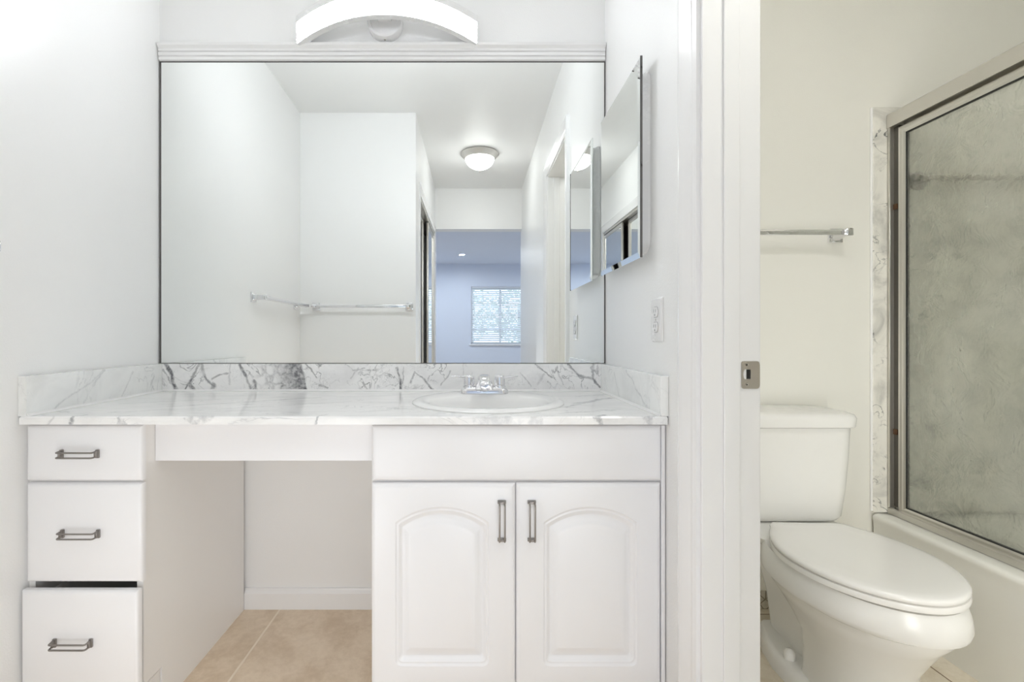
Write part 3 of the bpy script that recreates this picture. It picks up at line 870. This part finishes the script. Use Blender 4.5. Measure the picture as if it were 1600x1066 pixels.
def downlight(x, y, label):
    t = thing('downlight', label, 'light', (x, y, H), 'recessed bedroom lights')
    bm = BM(); lathe(bm, [(0.045, -0.0005), (0.062, -0.0005), (0.062, -0.004), (0.05, -0.007), (0.045, -0.004)], (x, y, H), 'z', 28, cap0=False, cap1=False); obj('ring', bm, M['plastic'], t)
    bm = BM(); lathe(bm, [(0.044, -0.002), (0.03, -0.004), (0.001, -0.005)], (x, y, H), 'z', 24); obj('lens', bm, M['down_glow'], t)
downlight(-0.21, -6.77, 'small lit recessed light in the bedroom ceiling, seen in the mirror')
downlight(-1.45, -6.77, 'added unseen recessed light in the far left of the bedroom ceiling')  # this and the next three are added to brighten the bedroom
downlight(-1.45, -4.3, 'added unseen recessed light in the near left of the bedroom ceiling')
downlight(1.75, -4.3, 'added unseen recessed light in the near right of the bedroom ceiling')
downlight(1.75, -6.77, 'added unseen recessed light in the far right of the bedroom ceiling')

# ------------------------------------------------------------------ medicine cabinet
t = thing('medicine_cabinet', 'small mirrored medicine cabinet on the right wall above the outlet', 'cabinet', (XR, -0.265, 1.49))
bm = BM()
rings = []
for x, g in ((XR - 0.0005, 0.0), (XR - 0.006, 0.0), (XR - 0.0105, 0.003), (XR - 0.030, 0.006)):
    rings.append([Vector((x, y, z)) for y, z in rrect(-0.447 + g, -0.072 - g, 1.235 + g, 1.742 - g, 0.035, 6)])
ring_loft(bm, rings); obj('cabinet_box', bm, M['plastic'], t, 40)
bm = BM()
rings = []
for x, g in ((0.4555, 0.0), (0.4525, 0.0), (0.4495, 0.016)):
    rings.append([Vector((x, y, z)) for y, z in ((-0.465 + g, 1.216 + g), (-0.067 - g, 1.216 + g), (-0.067 - g, 1.761 - g), (-0.465 + g, 1.761 - g))])
ring_loft(bm, rings)
d = obj('mirror_door', bm, M['mirror_b'], t, None); d['label'] = 'bevelled mirror door'
bm = BM(); box(bm, 0.4500, 0.4560, -0.4668, -0.4648, 1.216, 1.761); obj('door_edge', bm, M['seam'], d, None)['label'] = 'dark edge of the mirror door'
for z in (1.73, 1.465):
    bm = BM(); box(bm, 0.4505, 0.4565, -0.4668, -0.4630, z - 0.0035, z + 0.0035, 0.0008, 1); obj('clip', bm, M['alum_dark'], d)

# ------------------------------------------------------------------ outlet
t = thing('outlet', 'white duplex wall outlet below the medicine cabinet', 'outlet', (XR, -0.498, 1.046))
bm = BM()
rings = []
for x, g in ((XR - 0.0005, 0.0), (XR - 0.003, 0.0), (XR - 0.0065, 0.004)):
    rings.append([Vector((x, y, z)) for y, z in rrect(-0.5345 + g, -0.4635 - g, 0.988 + g, 1.104 - g, 0.004, 3)])
ring_loft(bm, rings); obj('cover_plate', bm, M['plastic'], t, 30)
for zc in (1.066, 1.026):
    bm = BM()
    pts = [(0.0165 * math.cos(2 * PI * i / 32), max(-0.0135, min(0.0135, 0.0165 * math.sin(2 * PI * i / 32)))) for i in range(32)]
    rings = [[Vector((x, -0.499 + a * g, zc + b * g)) for a, b in pts] for x, g in ((XR - 0.006, 1.0), (XR - 0.0095, 0.97))]
    ring_loft(bm, rings); rc = obj('receptacle', bm, M['plastic'], t, 30)
    bm = BM()
    for yy in (-0.0065, 0.0065):
        box(bm, XR - 0.0098, XR - 0.0090, -0.499 + yy - 0.0011, -0.499 + yy + 0.0011, zc - 0.001, zc + 0.0075)
    lathe(bm, [(0.0028, 0), (0.0028, -0.0008)], (XR - 0.0090, -0.499, zc - 0.0075), 'x', 12)
    obj('slot', bm, M['slot'], rc, None)['label'] = 'dark plug slots'
    bm = BM()
    outer = [[Vector((XR - 0.0070, -0.499 + a * g, zc + b * g)) for a, b in pts] for g in (1.0, 1.06)]
    ring_loft(bm, outer, False, False); obj('groove', bm, M['slot'], rc, None)
bm = BM(); lathe(bm, [(0.003, 0), (0.0025, -0.0015), (0.001, -0.002)], (XR - 0.0062, -0.499, 1.046), 'x', 12); obj('screw', bm, M['nickel'], t)

# ------------------------------------------------------------------ strike plate
t = thing('strike_plate', 'brushed metal strike plate on the white door jamb', 'strike plate', (0.585, D0 - 0.0045, 0.92))
SPX0, SPX1, SPZ0, SPZ1 = 0.5665, 0.6045, 0.891, 0.949
bm = BM()
yp = D0 - 0.0042
out = rrect(SPX0, SPX1, SPZ0, SPZ1, 0.005, 4)
hx, hz = 0.5785, 0.9215
hole = []
for i in range(20):
    a = 2 * PI * i / 20
    hole.append((hx + 0.0085 * math.cos(a) if math.cos(a) < 0 else hx + 0.0075 * min(1, 1.4 * math.cos(a)), hz + 0.011 * max(-0.95, min(0.95, 1.2 * math.sin(a)))))
F = [bm.verts.new((x, yp - 0.0018, z)) for x, z in out]; B = [bm.verts.new((x, yp, z)) for x, z in out]
HF = [bm.verts.new((x, yp - 0.0018, z)) for x, z in hole]; HB = [bm.verts.new((x, yp, z)) for x, z in hole]
for a, b in ((F, B), (HF, HB)):
    for i in range(len(a)):
        j = (i + 1) % len(a)
        bm.faces.new((a[i], a[j], b[j], b[i]))
ed = []
for lp in (F, HF):
    for i in range(len(lp)):
        a, b = lp[i], lp[(i + 1) % len(lp)]
        ed.append(bm.edges.get((a, b)) or bm.edges.new((a, b)))
bmesh.ops.triangle_fill(bm, use_beauty=True, edges=ed)
# lip curling round the jamb corner
rings = [[Vector((SPX1 - 0.002 + 0.006 * math.sin(a), yp - 0.0018 + 0.006 - 0.006 * math.cos(a) if False else yp - 0.0018 + 0.008 * (1 - math.cos(a)), z)) for a in [PI / 2 * i / 6 for i in range(7)]] for z in (SPZ0 + 0.006, SPZ1 - 0.006)]
ring_loft(bm, rings, False, False, False)
obj('plate', bm, M['steel'], t, 30)
bm = BM(); box(bm, hx - 0.0010, hx + 0.0070, yp - 0.0006, yp - 0.0002, hz - 0.010, hz + 0.010); obj('latch_hole', bm, M['dark'], t, None)['label'] = 'dark latch hole'
for z in (0.9415, 0.8995):
    bm = BM(); lathe(bm, [(0.0038, 0.0), (0.0034, -0.0012), (0.0014, -0.0006), (0.001, 0.0)], (0.5775, yp - 0.0018, z), 'y', 16); sc = obj('screw', bm, M['nickel'], t, 30)
    bm = BM(); lathe(bm, [(0.0013, 0.0), (0.0013, -0.0014), (0.0004, -0.0015)], (0.5775, yp - 0.0018, z), 'y', 10); obj('recess', bm, M['dark'], sc, None)

# ------------------------------------------------------------------ towel bars
def towel_bar(label, p0, p1, nrm, over=0.012, so=0.062, tip=0.0):
    """square bar between two wall posts; p0,p1 on the wall, nrm pointing into the room"""
    p0, p1, nrm = Vector(p0), Vector(p1), Vector(nrm)
    u = (p1 - p0).normalized()
    t = thing('towel_bar', label, 'towel bar', (p0 + p1) / 2, 'towel bars on the walls')
    def obox(bm, c, du, dn, dz, bev=0.002):
        a = [abs(u[i]) * du + abs(nrm[i]) * dn for i in range(3)]
        a[2] = dz
        box(bm, c.x - a[0], c.x + a[0], c.y - a[1], c.y + a[1], c.z - a[2], c.z + a[2], bev, 2)
    for p in (p0, p1):
        bm = BM()
        obox(bm, p + nrm * 0.0045, 0.026, 0.0045, 0.026, 0.003)
        rings = []
        for n, s in ((0.006, 0.022), (0.018, 0.015), (0.04, 0.012), (so + 0.012, 0.013), (so + 0.016, 0.009)):
            rings.append([p + nrm * n + u * (s * a) + Vector((0, 0, s * b)) for a, b in rrect(-1, 1, -1, 1, 0.3, 3)])
        ring_loft(bm, rings)
        obj('bracket', bm, M['chrome'], t, 40)
    bm = BM()
    a, b = p0 + nrm * so - u * over, p1 + nrm * so + u * over
    c = (a + b) / 2
    obox(bm, c, (b - a).length / 2, 0.005, 0.0095, 0.0025)
    obj('bar', bm, M['chrome'], t, 30)
    return t
towel_bar('chrome towel bar on the cream wall above the toilet', (0.74, 0, 1.374), (1.334, 0, 1.374), (0, -1, 0), so=0.060)
towel_bar('chrome towel bar on the alcove wall facing the mirror', (-1.05, ALC, 1.203), (-0.43, ALC, 1.203), (0, 1, 0), over=0.004)
towel_bar('slanting chrome towel bar on the left wall, seen in the mirror', (xl(-0.69) - 0.001, -0.69, 1.205), (xl(-1.31) - 0.001, -1.31, 1.205), (1, 0, 0), over=0.02)

# ------------------------------------------------------------------ toilet
TX = 1.045
t = thing('toilet', 'white two piece toilet with its elongated lid closed', 'toilet', (TX, -0.02, 0.0))
def egg(z, yc, w, lf, lb, pf=2.0, pb=2.4, n=56):
    out = []
    for i in range(n):
        a = 2 * PI * i / n
        c, s = math.cos(a), math.sin(a)
        p = pf if s < 0 else pb
        e = 2.0 / p
        out.append(Vector((TX + w * math.copysign(abs(c) ** e, c), yc + (lf if s < 0 else lb) * math.copysign(abs(s) ** e, s), z)))
    return out
bm = BM()
rings = [egg(z, yc, w, lf, lb, pf, pb) for z, yc, w, lf, lb, pf, pb in (
    (0.000, -0.47, 0.112, 0.155, 0.095, 2.2, 6), (0.030, -0.47, 0.110, 0.150, 0.095, 2.2, 6), (0.060, -0.47, 0.102, 0.135, 0.095, 2.2, 6),
    (0.120, -0.47, 0.100, 0.125, 0.095, 2.2, 6), (0.170, -0.47, 0.106, 0.135, 0.105, 2.2, 5), (0.215, -0.465, 0.124, 0.165, 0.135, 2.1, 4),
    (0.255, -0.46, 0.146, 0.192, 0.175, 2.1, 3.2), (0.285, -0.455, 0.166, 0.222, 0.205, 2.05, 2.8), (0.302, -0.45, 0.170, 0.230, 0.212, 2.05, 2.6),
    (0.308, -0.45, 0.176, 0.240, 0.218, 2.05, 2.6), (0.316, -0.45, 0.190, 0.257, 0.225, 2.0, 2.6), (0.326, -0.45, 0.1925, 0.260, 0.225, 2.0, 2.6),
    (0.350, -0.45, 0.190, 0.257, 0.225, 2.0, 2.6), (0.372, -0.45, 0.184, 0.250, 0.225, 2.0, 2.6), (0.381, -0.45, 0.178, 0.244, 0.22, 2.05, 2.6))]
ring_loft(bm, rings)
# trapway behind the column
rings = [[Vector((TX + x, y, z)) for x, y in rrect(-w, w, y0, y1, 0.04, 5)] for z, w, y0, y1 in
         ((0.0, 0.075, -0.46, -0.15), (0.05, 0.062, -0.46, -0.15), (0.15, 0.060, -0.46, -0.12), (0.25, 0.075, -0.46, -0.09), (0.31, 0.095, -0.46, -0.07), (0.345, 0.115, -0.46, -0.055))]
ring_loft(bm, rings)
# foot with bolt flange
rings = []
for z, g in ((0.0, 0.0), (0.030, 0.002), (0.042, 0.010), (0.047, 0.022)):
    rings.append([Vector((TX + x * (1 - g / 0.13), y + (0.3 + y) * 0, z)) for x, y in ((0.10, -0.175), (0.085, -0.155), (-0.085, -0.155), (-0.10, -0.175), (-0.128, -0.25), (-0.140, -0.32), (-0.138, -0.40), (-0.115, -0.46), (0.115, -0.46), (0.138, -0.40), (0.140, -0.32), (0.128, -0.25))])
ring_loft(bm, rings)
# shelf that carries the tank
rings = [[Vector((TX + x, y, z)) for x, y in rrect(-w, w, y0, -0.035, 0.03, 5)] for z, w, y0 in ((0.330, 0.105, -0.30), (0.352, 0.145, -0.31), (0.380, 0.160, -0.315), (0.388, 0.152, -0.31))]
ring_loft(bm, rings)
obj('bowl', bm, M['biscuit'], t, 45)
for s in (-1, 1):
    bm = BM(); lathe(bm, [(0.016, 0.044), (0.0165, 0.052), (0.0145, 0.066), (0.009, 0.073), (0.001, 0.075)], (TX + s * 0.103, -0.345, 0), 'z', 24); obj('bolt_cap', bm, M['seat'], t, 50)
def lid_ring(z, g, tip=0.0):
    yc, w, lf, yb, wb = -0.465, 0.1935 - g, 0.236 - g, -0.262 - g * 0.6, 0.122 - g
    out = []
    n = 40
    for i in range(n + 1):
        a = -PI * i / n
        c, s = math.cos(a), math.sin(a)
        out.append((w * math.copysign(abs(c) ** 1.04, c), yc + lf * -abs(s) ** 1.0))
    # left side back to the hinge edge, right side likewise
    m = 8
    left, right = [], []
    for i in range(1, m + 1):
        f = i / m
        y = yc + (yb - 0.02 - yc) * f
        x = w + (wb - w) * (f ** 1.9)
        left.append((-x, y)); right.append((x, y))
    back = []
    for i in range(0, 7):
        a = PI / 2 * i / 6
        back.append((-(wb - 0.02) - 0.02 * math.cos(a), yb - 0.02 + 0.02 * math.sin(a)))
    back2 = [(-x, y) for x, y in reversed(back)]
    pts = out + left + back[1:] + back2[:-1] + list(reversed(right))
    return [Vector((TX + x, y, z)) for x, y in pts]
bm = BM(); ring_loft(bm, [lid_ring(0.3865, 0.004), lid_ring(0.3880, 0.001), lid_ring(0.394, 0.0), lid_ring(0.4015, 0.002), lid_ring(0.403, 0.008)]); obj('seat_ring', bm, M['seat'], t, 50)
bm = BM()
R = [lid_ring(0.4045, 0.008), lid_ring(0.406, 0.002), lid_ring(0.411, 0.0), lid_ring(0.416, 0.002), lid_ring(0.4195, 0.008), lid_ring(0.422, 0.025), lid_ring(0.4235, 0.06)]
ring_loft(bm, R); obj('lid', bm, M['seat'], t, 50)
for s in (-1, 1):
    bm = BM(); box(bm, TX + s * 0.075 - 0.022, TX + s * 0.075 + 0.022, -0.262, -0.240, 0.3885, 0.412, 0.006, 3); obj('hinge', bm, M['seat'], t, 40)
bm = BM()
def tank_ring(z, hw, y0, y1, r=0.05): return [Vector((TX + x, y, z)) for x, y in rrect(-hw, hw, y0, y1, r, 8)]
ring_loft(bm, [tank_ring(0.3885, 0.150, -0.175, -0.045), tank_ring(0.396, 0.172, -0.195, -0.03), tank_ring(0.41, 0.182, -0.202, -0.025), tank_ring(0.50, 0.192, -0.208, -0.022), tank_ring(0.60, 0.198, -0.212, -0.020), tank_ring(0.704, 0.203, -0.214, -0.018)])
obj('tank', bm, M['biscuit'], t, 50)
bm = BM()
ring_loft(bm, [tank_ring(0.7045, 0.204, -0.219, -0.014), tank_ring(0.709, 0.211, -0.226, -0.010), tank_ring(0.735, 0.213, -0.228, -0.009), tank_ring(0.746, 0.209, -0.224, -0.012), tank_ring(0.752, 0.196, -0.212, -0.02), tank_ring(0.755, 0.18, -0.19, -0.04)])
obj('tank_lid', bm, M['biscuit'], t, 50)

for q in t.children:      # the bowl and seat sit slightly askew to the tank
    if q.name.split('.')[0] in ('bowl', 'lid', 'seat_ring', 'hinge', 'bolt_cap'):
        q.data.transform(Matrix.Translation((0, -0.22, 0)) @ Matrix.Rotation(math.radians(-2.2), 4, 'Z') @ Matrix.Translation((0, 0.22, 0)))

# ------------------------------------------------------------------ tub and surround
TUBX, TUBR = 1.464, 2.298
t = thing('bathtub', 'cream bathtub with a plain apron beside the toilet', 'bathtub', (1.88, -0.76, 0.0))
def trect(x0, x1, y0, y1, z, r, n=6): return [Vector((x, y, z)) for x, y in rrect(x0, x1, y0, y1, r, n)]
Y0, Y1 = -1.598, -0.0105
bm = BM()
ring_loft(bm, [trect(TUBX + 0.002, TUBR, Y0, Y1, 0.0, 0.004), trect(TUBX + 0.004, TUBR, Y0, Y1, 0.30, 0.004), trect(TUBX + 0.002, TUBR, Y0, Y1, 0.328, 0.004), trect(TUBX, TUBR, Y0, Y1, 0.336, 0.004), trect(TUBX + 0.001, TUBR, Y0, Y1, 0.345, 0.004), trect(TUBX + 0.006, TUBR - 0.001, Y0 + 0.001, Y1 - 0.001, 0.351, 0.006),
               trect(TUBX + 0.015, TUBR - 0.002, Y0 + 0.002, Y1 - 0.002, 0.3535, 0.01), trect(TUBX + 0.105, TUBR - 0.06, Y0 + 0.08, Y1 - 0.08, 0.352, 0.12), trect(TUBX + 0.118, TUBR - 0.07, Y0 + 0.10, Y1 - 0.10, 0.335, 0.13), trect(TUBX + 0.16, TUBR - 0.12, Y0 + 0.18, Y1 - 0.18, 0.10, 0.15), trect(TUBX + 0.22, TUBR - 0.18, Y0 + 0.25, Y1 - 0.25, 0.06, 0.14)])
obj('tub_shell', bm, M['tub'], t, 45)
bm = BM(); lathe(bm, [(0.035, 0.0605), (0.035, 0.063), (0.02, 0.065), (0.001, 0.064)], (1.88, -0.36, 0), 'z', 24); obj('drain', bm, M['chrome'], t)
bm = BM(); box(bm, 1.4695, 2.30, -0.0105, -0.0005, 0.3545, 1.846, 0.002, 1)
o = obj('marble_slab', bm, M['marble_tub'], None, 30); tag(o, 'grey veined marble panel on the end wall of the tub', 'marble slab', 'marble slabs round the tub')
b = BM(); tube(b, [(1.4675, -0.004, 0.36), (1.4675, -0.004, 1.846)], 0.004, 6); obj('caulk_bead', b, M['caulk'], o)
bm = BM(); box(bm, 2.289, 2.2995, -1.599, -0.011, 0.3545, 1.846, 0.002, 1)
o = obj('marble_slab', bm, M['marble_tub_long'], None, 30); tag(o, 'long grey veined marble panel on the wall behind the shower door', 'marble slab', 'marble slabs round the tub')
t = thing('grab_bar', 'metal horizontal bar inside the shower behind the textured glass', 'bar', (1.93, -0.0108, 1.57))
bm = BM(); tube(bm, [(1.60, -0.055, 1.572), (2.22, -0.055, 1.572)], 0.011, 12); obj('bar', bm, M['nickel'], t)
for x in (1.63, 2.19):
    bm = BM(); lathe(bm, [(0.034, -0.0115), (0.034, -0.020), (0.014, -0.022), (0.013, -0.055)], (x, 0, 1.572), 'y', 20); obj('bracket', bm, M['gunmetal'], t)

# ------------------------------------------------------------------ shower door
t = thing('shower_door', 'framed sliding shower door of textured glass over the tub', 'shower door', (1.55, -0.8, 0.354))
SY0, SY1 = -1.597, -0.0125
bm = BM()
prism(bm, [(1.516, 1.765), (1.516, 1.812), (1.522, 1.818), (1.580, 1.818), (1.586, 1.812), (1.586, 1.765), (1.580, 1.765), (1.580, 1.806), (1.522, 1.806), (1.522, 1.765)], 'y', SY0, SY1)
obj('header_rail', bm, M['alum'], t, 25)
bm = BM()
prism(bm, [(1.520, 0.3545), (1.520, 0.374), (1.525, 0.377), (1.530, 0.374), (1.530, 0.362), (1.549, 0.362), (1.549, 0.384), (1.553, 0.384), (1.553, 0.362), (1.573, 0.362), (1.573, 0.380), (1.580, 0.380), (1.580, 0.3545)], 'y', SY0, SY1)
obj('bottom_track', bm, M['alum'], t, 25)
for ya, s in ((SY1, -1), (SY0, 1)):
    bm = BM()
    a, b = sorted((ya, ya + s * 0.010)); box(bm, 1.519, 1.580, a, b, 0.378, 1.768, 0.001, 1)
    obj('wall_jamb', bm, M['alum'], t)
    bm = BM()
    a, b = sorted((ya + s * 0.010, ya + s * 0.030)); box(bm, 1.534, 1.572, a, b, 0.386, 1.765)
    obj('channel', bm, M['alum_dark'], t)['label'] = 'oxidised channel with recess shade in its colour'
for z in (1.474, 0.656):
    bm = BM(); box(bm, 1.528, 1.536, SY1 - 0.026, SY1 - 0.012, z - 0.010, z + 0.010, 0.002, 2); obj('bumper', bm, M['rust'], t)['label'] = 'small brown bumper'
def panel(x, ya, yb):
    bm = BM()
    z0, z1, fw = 0.366, 1.755, 0.026
    def prof(o):  # ridged frame section
        return [(0.0, -0.009), (0.006, -0.0105), (0.012, -0.008), (0.020, -0.0095), (fw, -0.006), (fw, 0.006), (0.0, 0.009)]
    cor = [(ya, z0, 1, 1), (yb, z0, -1, 1), (yb, z1, -1, -1), (ya, z1, 1, -1)]
    rings = [[Vector((x + h, cy + sy * w, cz + sz * w)) for w, h in prof(0)] for cy, cz, sy, sz in cor]
    rings.append(rings[0])
    ring_loft(bm, rings, False, False)
    p = obj('door_panel', bm, M['alum'], t, 25)
    bm = BM(); box(bm, x - 0.0025, x + 0.0025, ya + fw - 0.004, yb - fw + 0.004, z0 + fw - 0.004, z1 - fw + 0.004)
    obj('glass', bm, M['obscure'], p, None)['label'] = 'hammered obscure glass'
    bm = BM()
    a, b, c, d, g = ya + fw - 0.001, yb - fw + 0.001, z0 + fw - 0.001, z1 - fw + 0.001, 0.004
    for xx in (x - 0.0062, x + 0.0027):
        box(bm, xx, xx + 0.0035, a, a + g, c, d); box(bm, xx, xx + 0.0035, b - g, b, c, d)
        box(bm, xx, xx + 0.0035, a + g, b - g, c, c + g); box(bm, xx, xx + 0.0035, a + g, b - g, d - g, d)
    obj('gasket', bm, M['dark'], p, None)['label'] = 'black rubber gasket'
panel(1.5395, -0.84, SY1 - 0.032)
panel(1.5635, -1.562, -0.80)

# ------------------------------------------------------------------ closet doors
def closet_door(x, ya, yb, label):
    t = thing('closet_door', label, 'closet door', (x, (ya + yb) / 2, 0.012), 'mirrored closet doors')
    z0, z1, fw = 0.012, 2.004, 0.030
    bm = BM(); box(bm, x - 0.004, x + 0.002, ya + fw, yb - fw, z0 + fw, z1 - fw); obj('mirror_glass', bm, M['mirror'], t, None)
    bm = BM()
    box(bm, x - 0.010, x + 0.009, ya, ya + fw, z0, z1, 0.002, 2); box(bm, x - 0.010, x + 0.009, yb - fw, yb, z0, z1, 0.002, 2)
    box(bm, x - 0.010, x + 0.007, ya + fw, yb - fw, z0, z0 + fw); box(bm, x - 0.010, x + 0.007, ya + fw, yb - fw, z1 - fw, z1)
    obj('frame', bm, M['alum'], t, 30)
closet_door(XC - 0.052, -2.31, C0 - 0.006, 'mirrored sliding closet door nearer the vanity')
closet_door(XC - 0.016, C1 + 0.006, -2.365, 'mirrored sliding closet door nearer the bedroom')
bm = BM(); box(bm, XC - 0.10, XC - 0.004, C1, C0, 2.008, 2.03); struct('trim_4', bm, M['alum'], 'metal sliding track over the closet doors')

# ------------------------------------------------------------------ bedroom window, blind and what is outside
bm = BM()
yy0, yy1 = BY1 - 0.11, BY1 - 0.06
f = 0.04
box(bm, WX0, WX0 + f, yy0, yy1, WZ0, WZ1); box(bm, WX1 - f, WX1, yy0, yy1, WZ0, WZ1)
box(bm, WX0 + f, WX1 - f, yy0, yy1, WZ0, WZ0 + f); box(bm, WX0 + f, WX1 - f, yy0, yy1, WZ1 - f, WZ1)
box(bm, 0.53, 0.57, yy0, yy1, WZ0 + f, WZ1 - f)
for z in (1.15, 1.44, 1.73): box(bm, WX0 + f, WX1 - f, yy0 + 0.015, yy1 - 0.01, z - 0.012, z + 0.012)
w = struct('window_1', bm, M['trim'], 'white bedroom window seen in the mirror')
bm = BM(); box(bm, WX0 + f, WX1 - f, yy0 + 0.02, yy0 + 0.024, WZ0 + f, WZ1 - f); struct('window_pane', bm, M['pane'], '', parent=w)
bm = BM(); box(bm, WX0 - 0.03, WX1 + 0.03, BY1 - 0.14, BY1 + 0.03, WZ0 - 0.03, WZ0, 0.004, 1); struct('window_sill', bm, M['trim'], '', parent=w)
t = thing('window_blind', 'white horizontal blind in the bedroom window, seen in the mirror', 'blind', (0.55, BY1 - 0.03, WZ1))
bm = BM(); box(bm, WX0 + 0.01, WX1 - 0.01, BY1 - 0.055, BY1 - 0.005, WZ1 - 0.04, WZ1 - 0.001, 0.003, 1); obj('head_rail', bm, M['blind'], t)
bm = BM()
z = WZ1 - 0.06
while z > WZ0 + 0.03:
    c, s = math.cos(1.0), math.sin(1.0)
    pr = [(-0.022 * c, 0.022 * s), (0, 0.003), (0.022 * c, -0.022 * s), (0.022 * c, -0.022 * s - 0.0015), (0, 0.0015), (-0.022 * c, 0.022 * s - 0.0015)]
    prism(bm, [(BY1 - 0.03 + a, z + b) for a, b in pr], 'x', WX0 + 0.012, WX1 - 0.012)
    z -= 0.042
sl = obj('slat_panel', bm, M['blind'], t)
bm = BM(); box(bm, WX0 + 0.012, WX1 - 0.012, BY1 - 0.045, BY1 - 0.015, WZ0 + 0.003, WZ0 + 0.022, 0.003, 1); obj('bottom_rail', bm, M['blind'], t)
bm = BM()
for x in (0.2, 0.55, 0.9): tube(bm, [(x, BY1 - 0.03, WZ0 + 0.01), (x, BY1 - 0.03, WZ1 - 0.02)], 0.0015, 5)
obj('ladder_cord', bm, M['blind'], t)
bm = BM(); box(bm, -8, 8, -18, BY1 - 0.16, -0.2, -0.1); o = obj('ground', bm, M['lawn']); o['kind'] = 'structure'; o['label'] = 'lawn outside the bedroom window'
random.seed(11)
def tree(x, y, label):
    t = thing('tree', label, 'tree', (x, y, -0.1), 'trees outside the window')
    bm = BM(); tube(bm, [(x, y, -0.1), (x + 0.05, y, 0.8), (x - 0.02, y + 0.05, 1.9)], [0.11, 0.09, 0.05], 8); obj('trunk', bm, M['bark'], t)
    bm = BM()
    for i in range(900):
        a, b, r = random.uniform(0, 2 * PI), math.acos(random.uniform(-1, 1)), random.uniform(0.35, 1.0) ** 0.5
        c = Vector((x + 1.0 * r * math.sin(b) * math.cos(a), y + 0.9 * r * math.sin(b) * math.sin(a), 1.75 + 0.95 * r * math.cos(b)))
        d = Vector((random.uniform(-1, 1), random.uniform(-1, 1), random.uniform(-1, 0.3))).normalized()
        e = d.orthogonal().normalized()
        L, W = random.uniform(0.09, 0.16), random.uniform(0.03, 0.05)
        vs = [bm.verts.new(q) for q in (c, c + d * L * .5 + e * W, c + d * L, c + d * L * .5 - e * W)]
        bm.faces.new(vs)
    obj('foliage', bm, M['leaf'], t, None)
tree(1.35, -12.0, 'leafy green tree outside the bedroom window, right side')
tree(-0.35, -13.2, 'leafy green tree outside the bedroom window, left side')
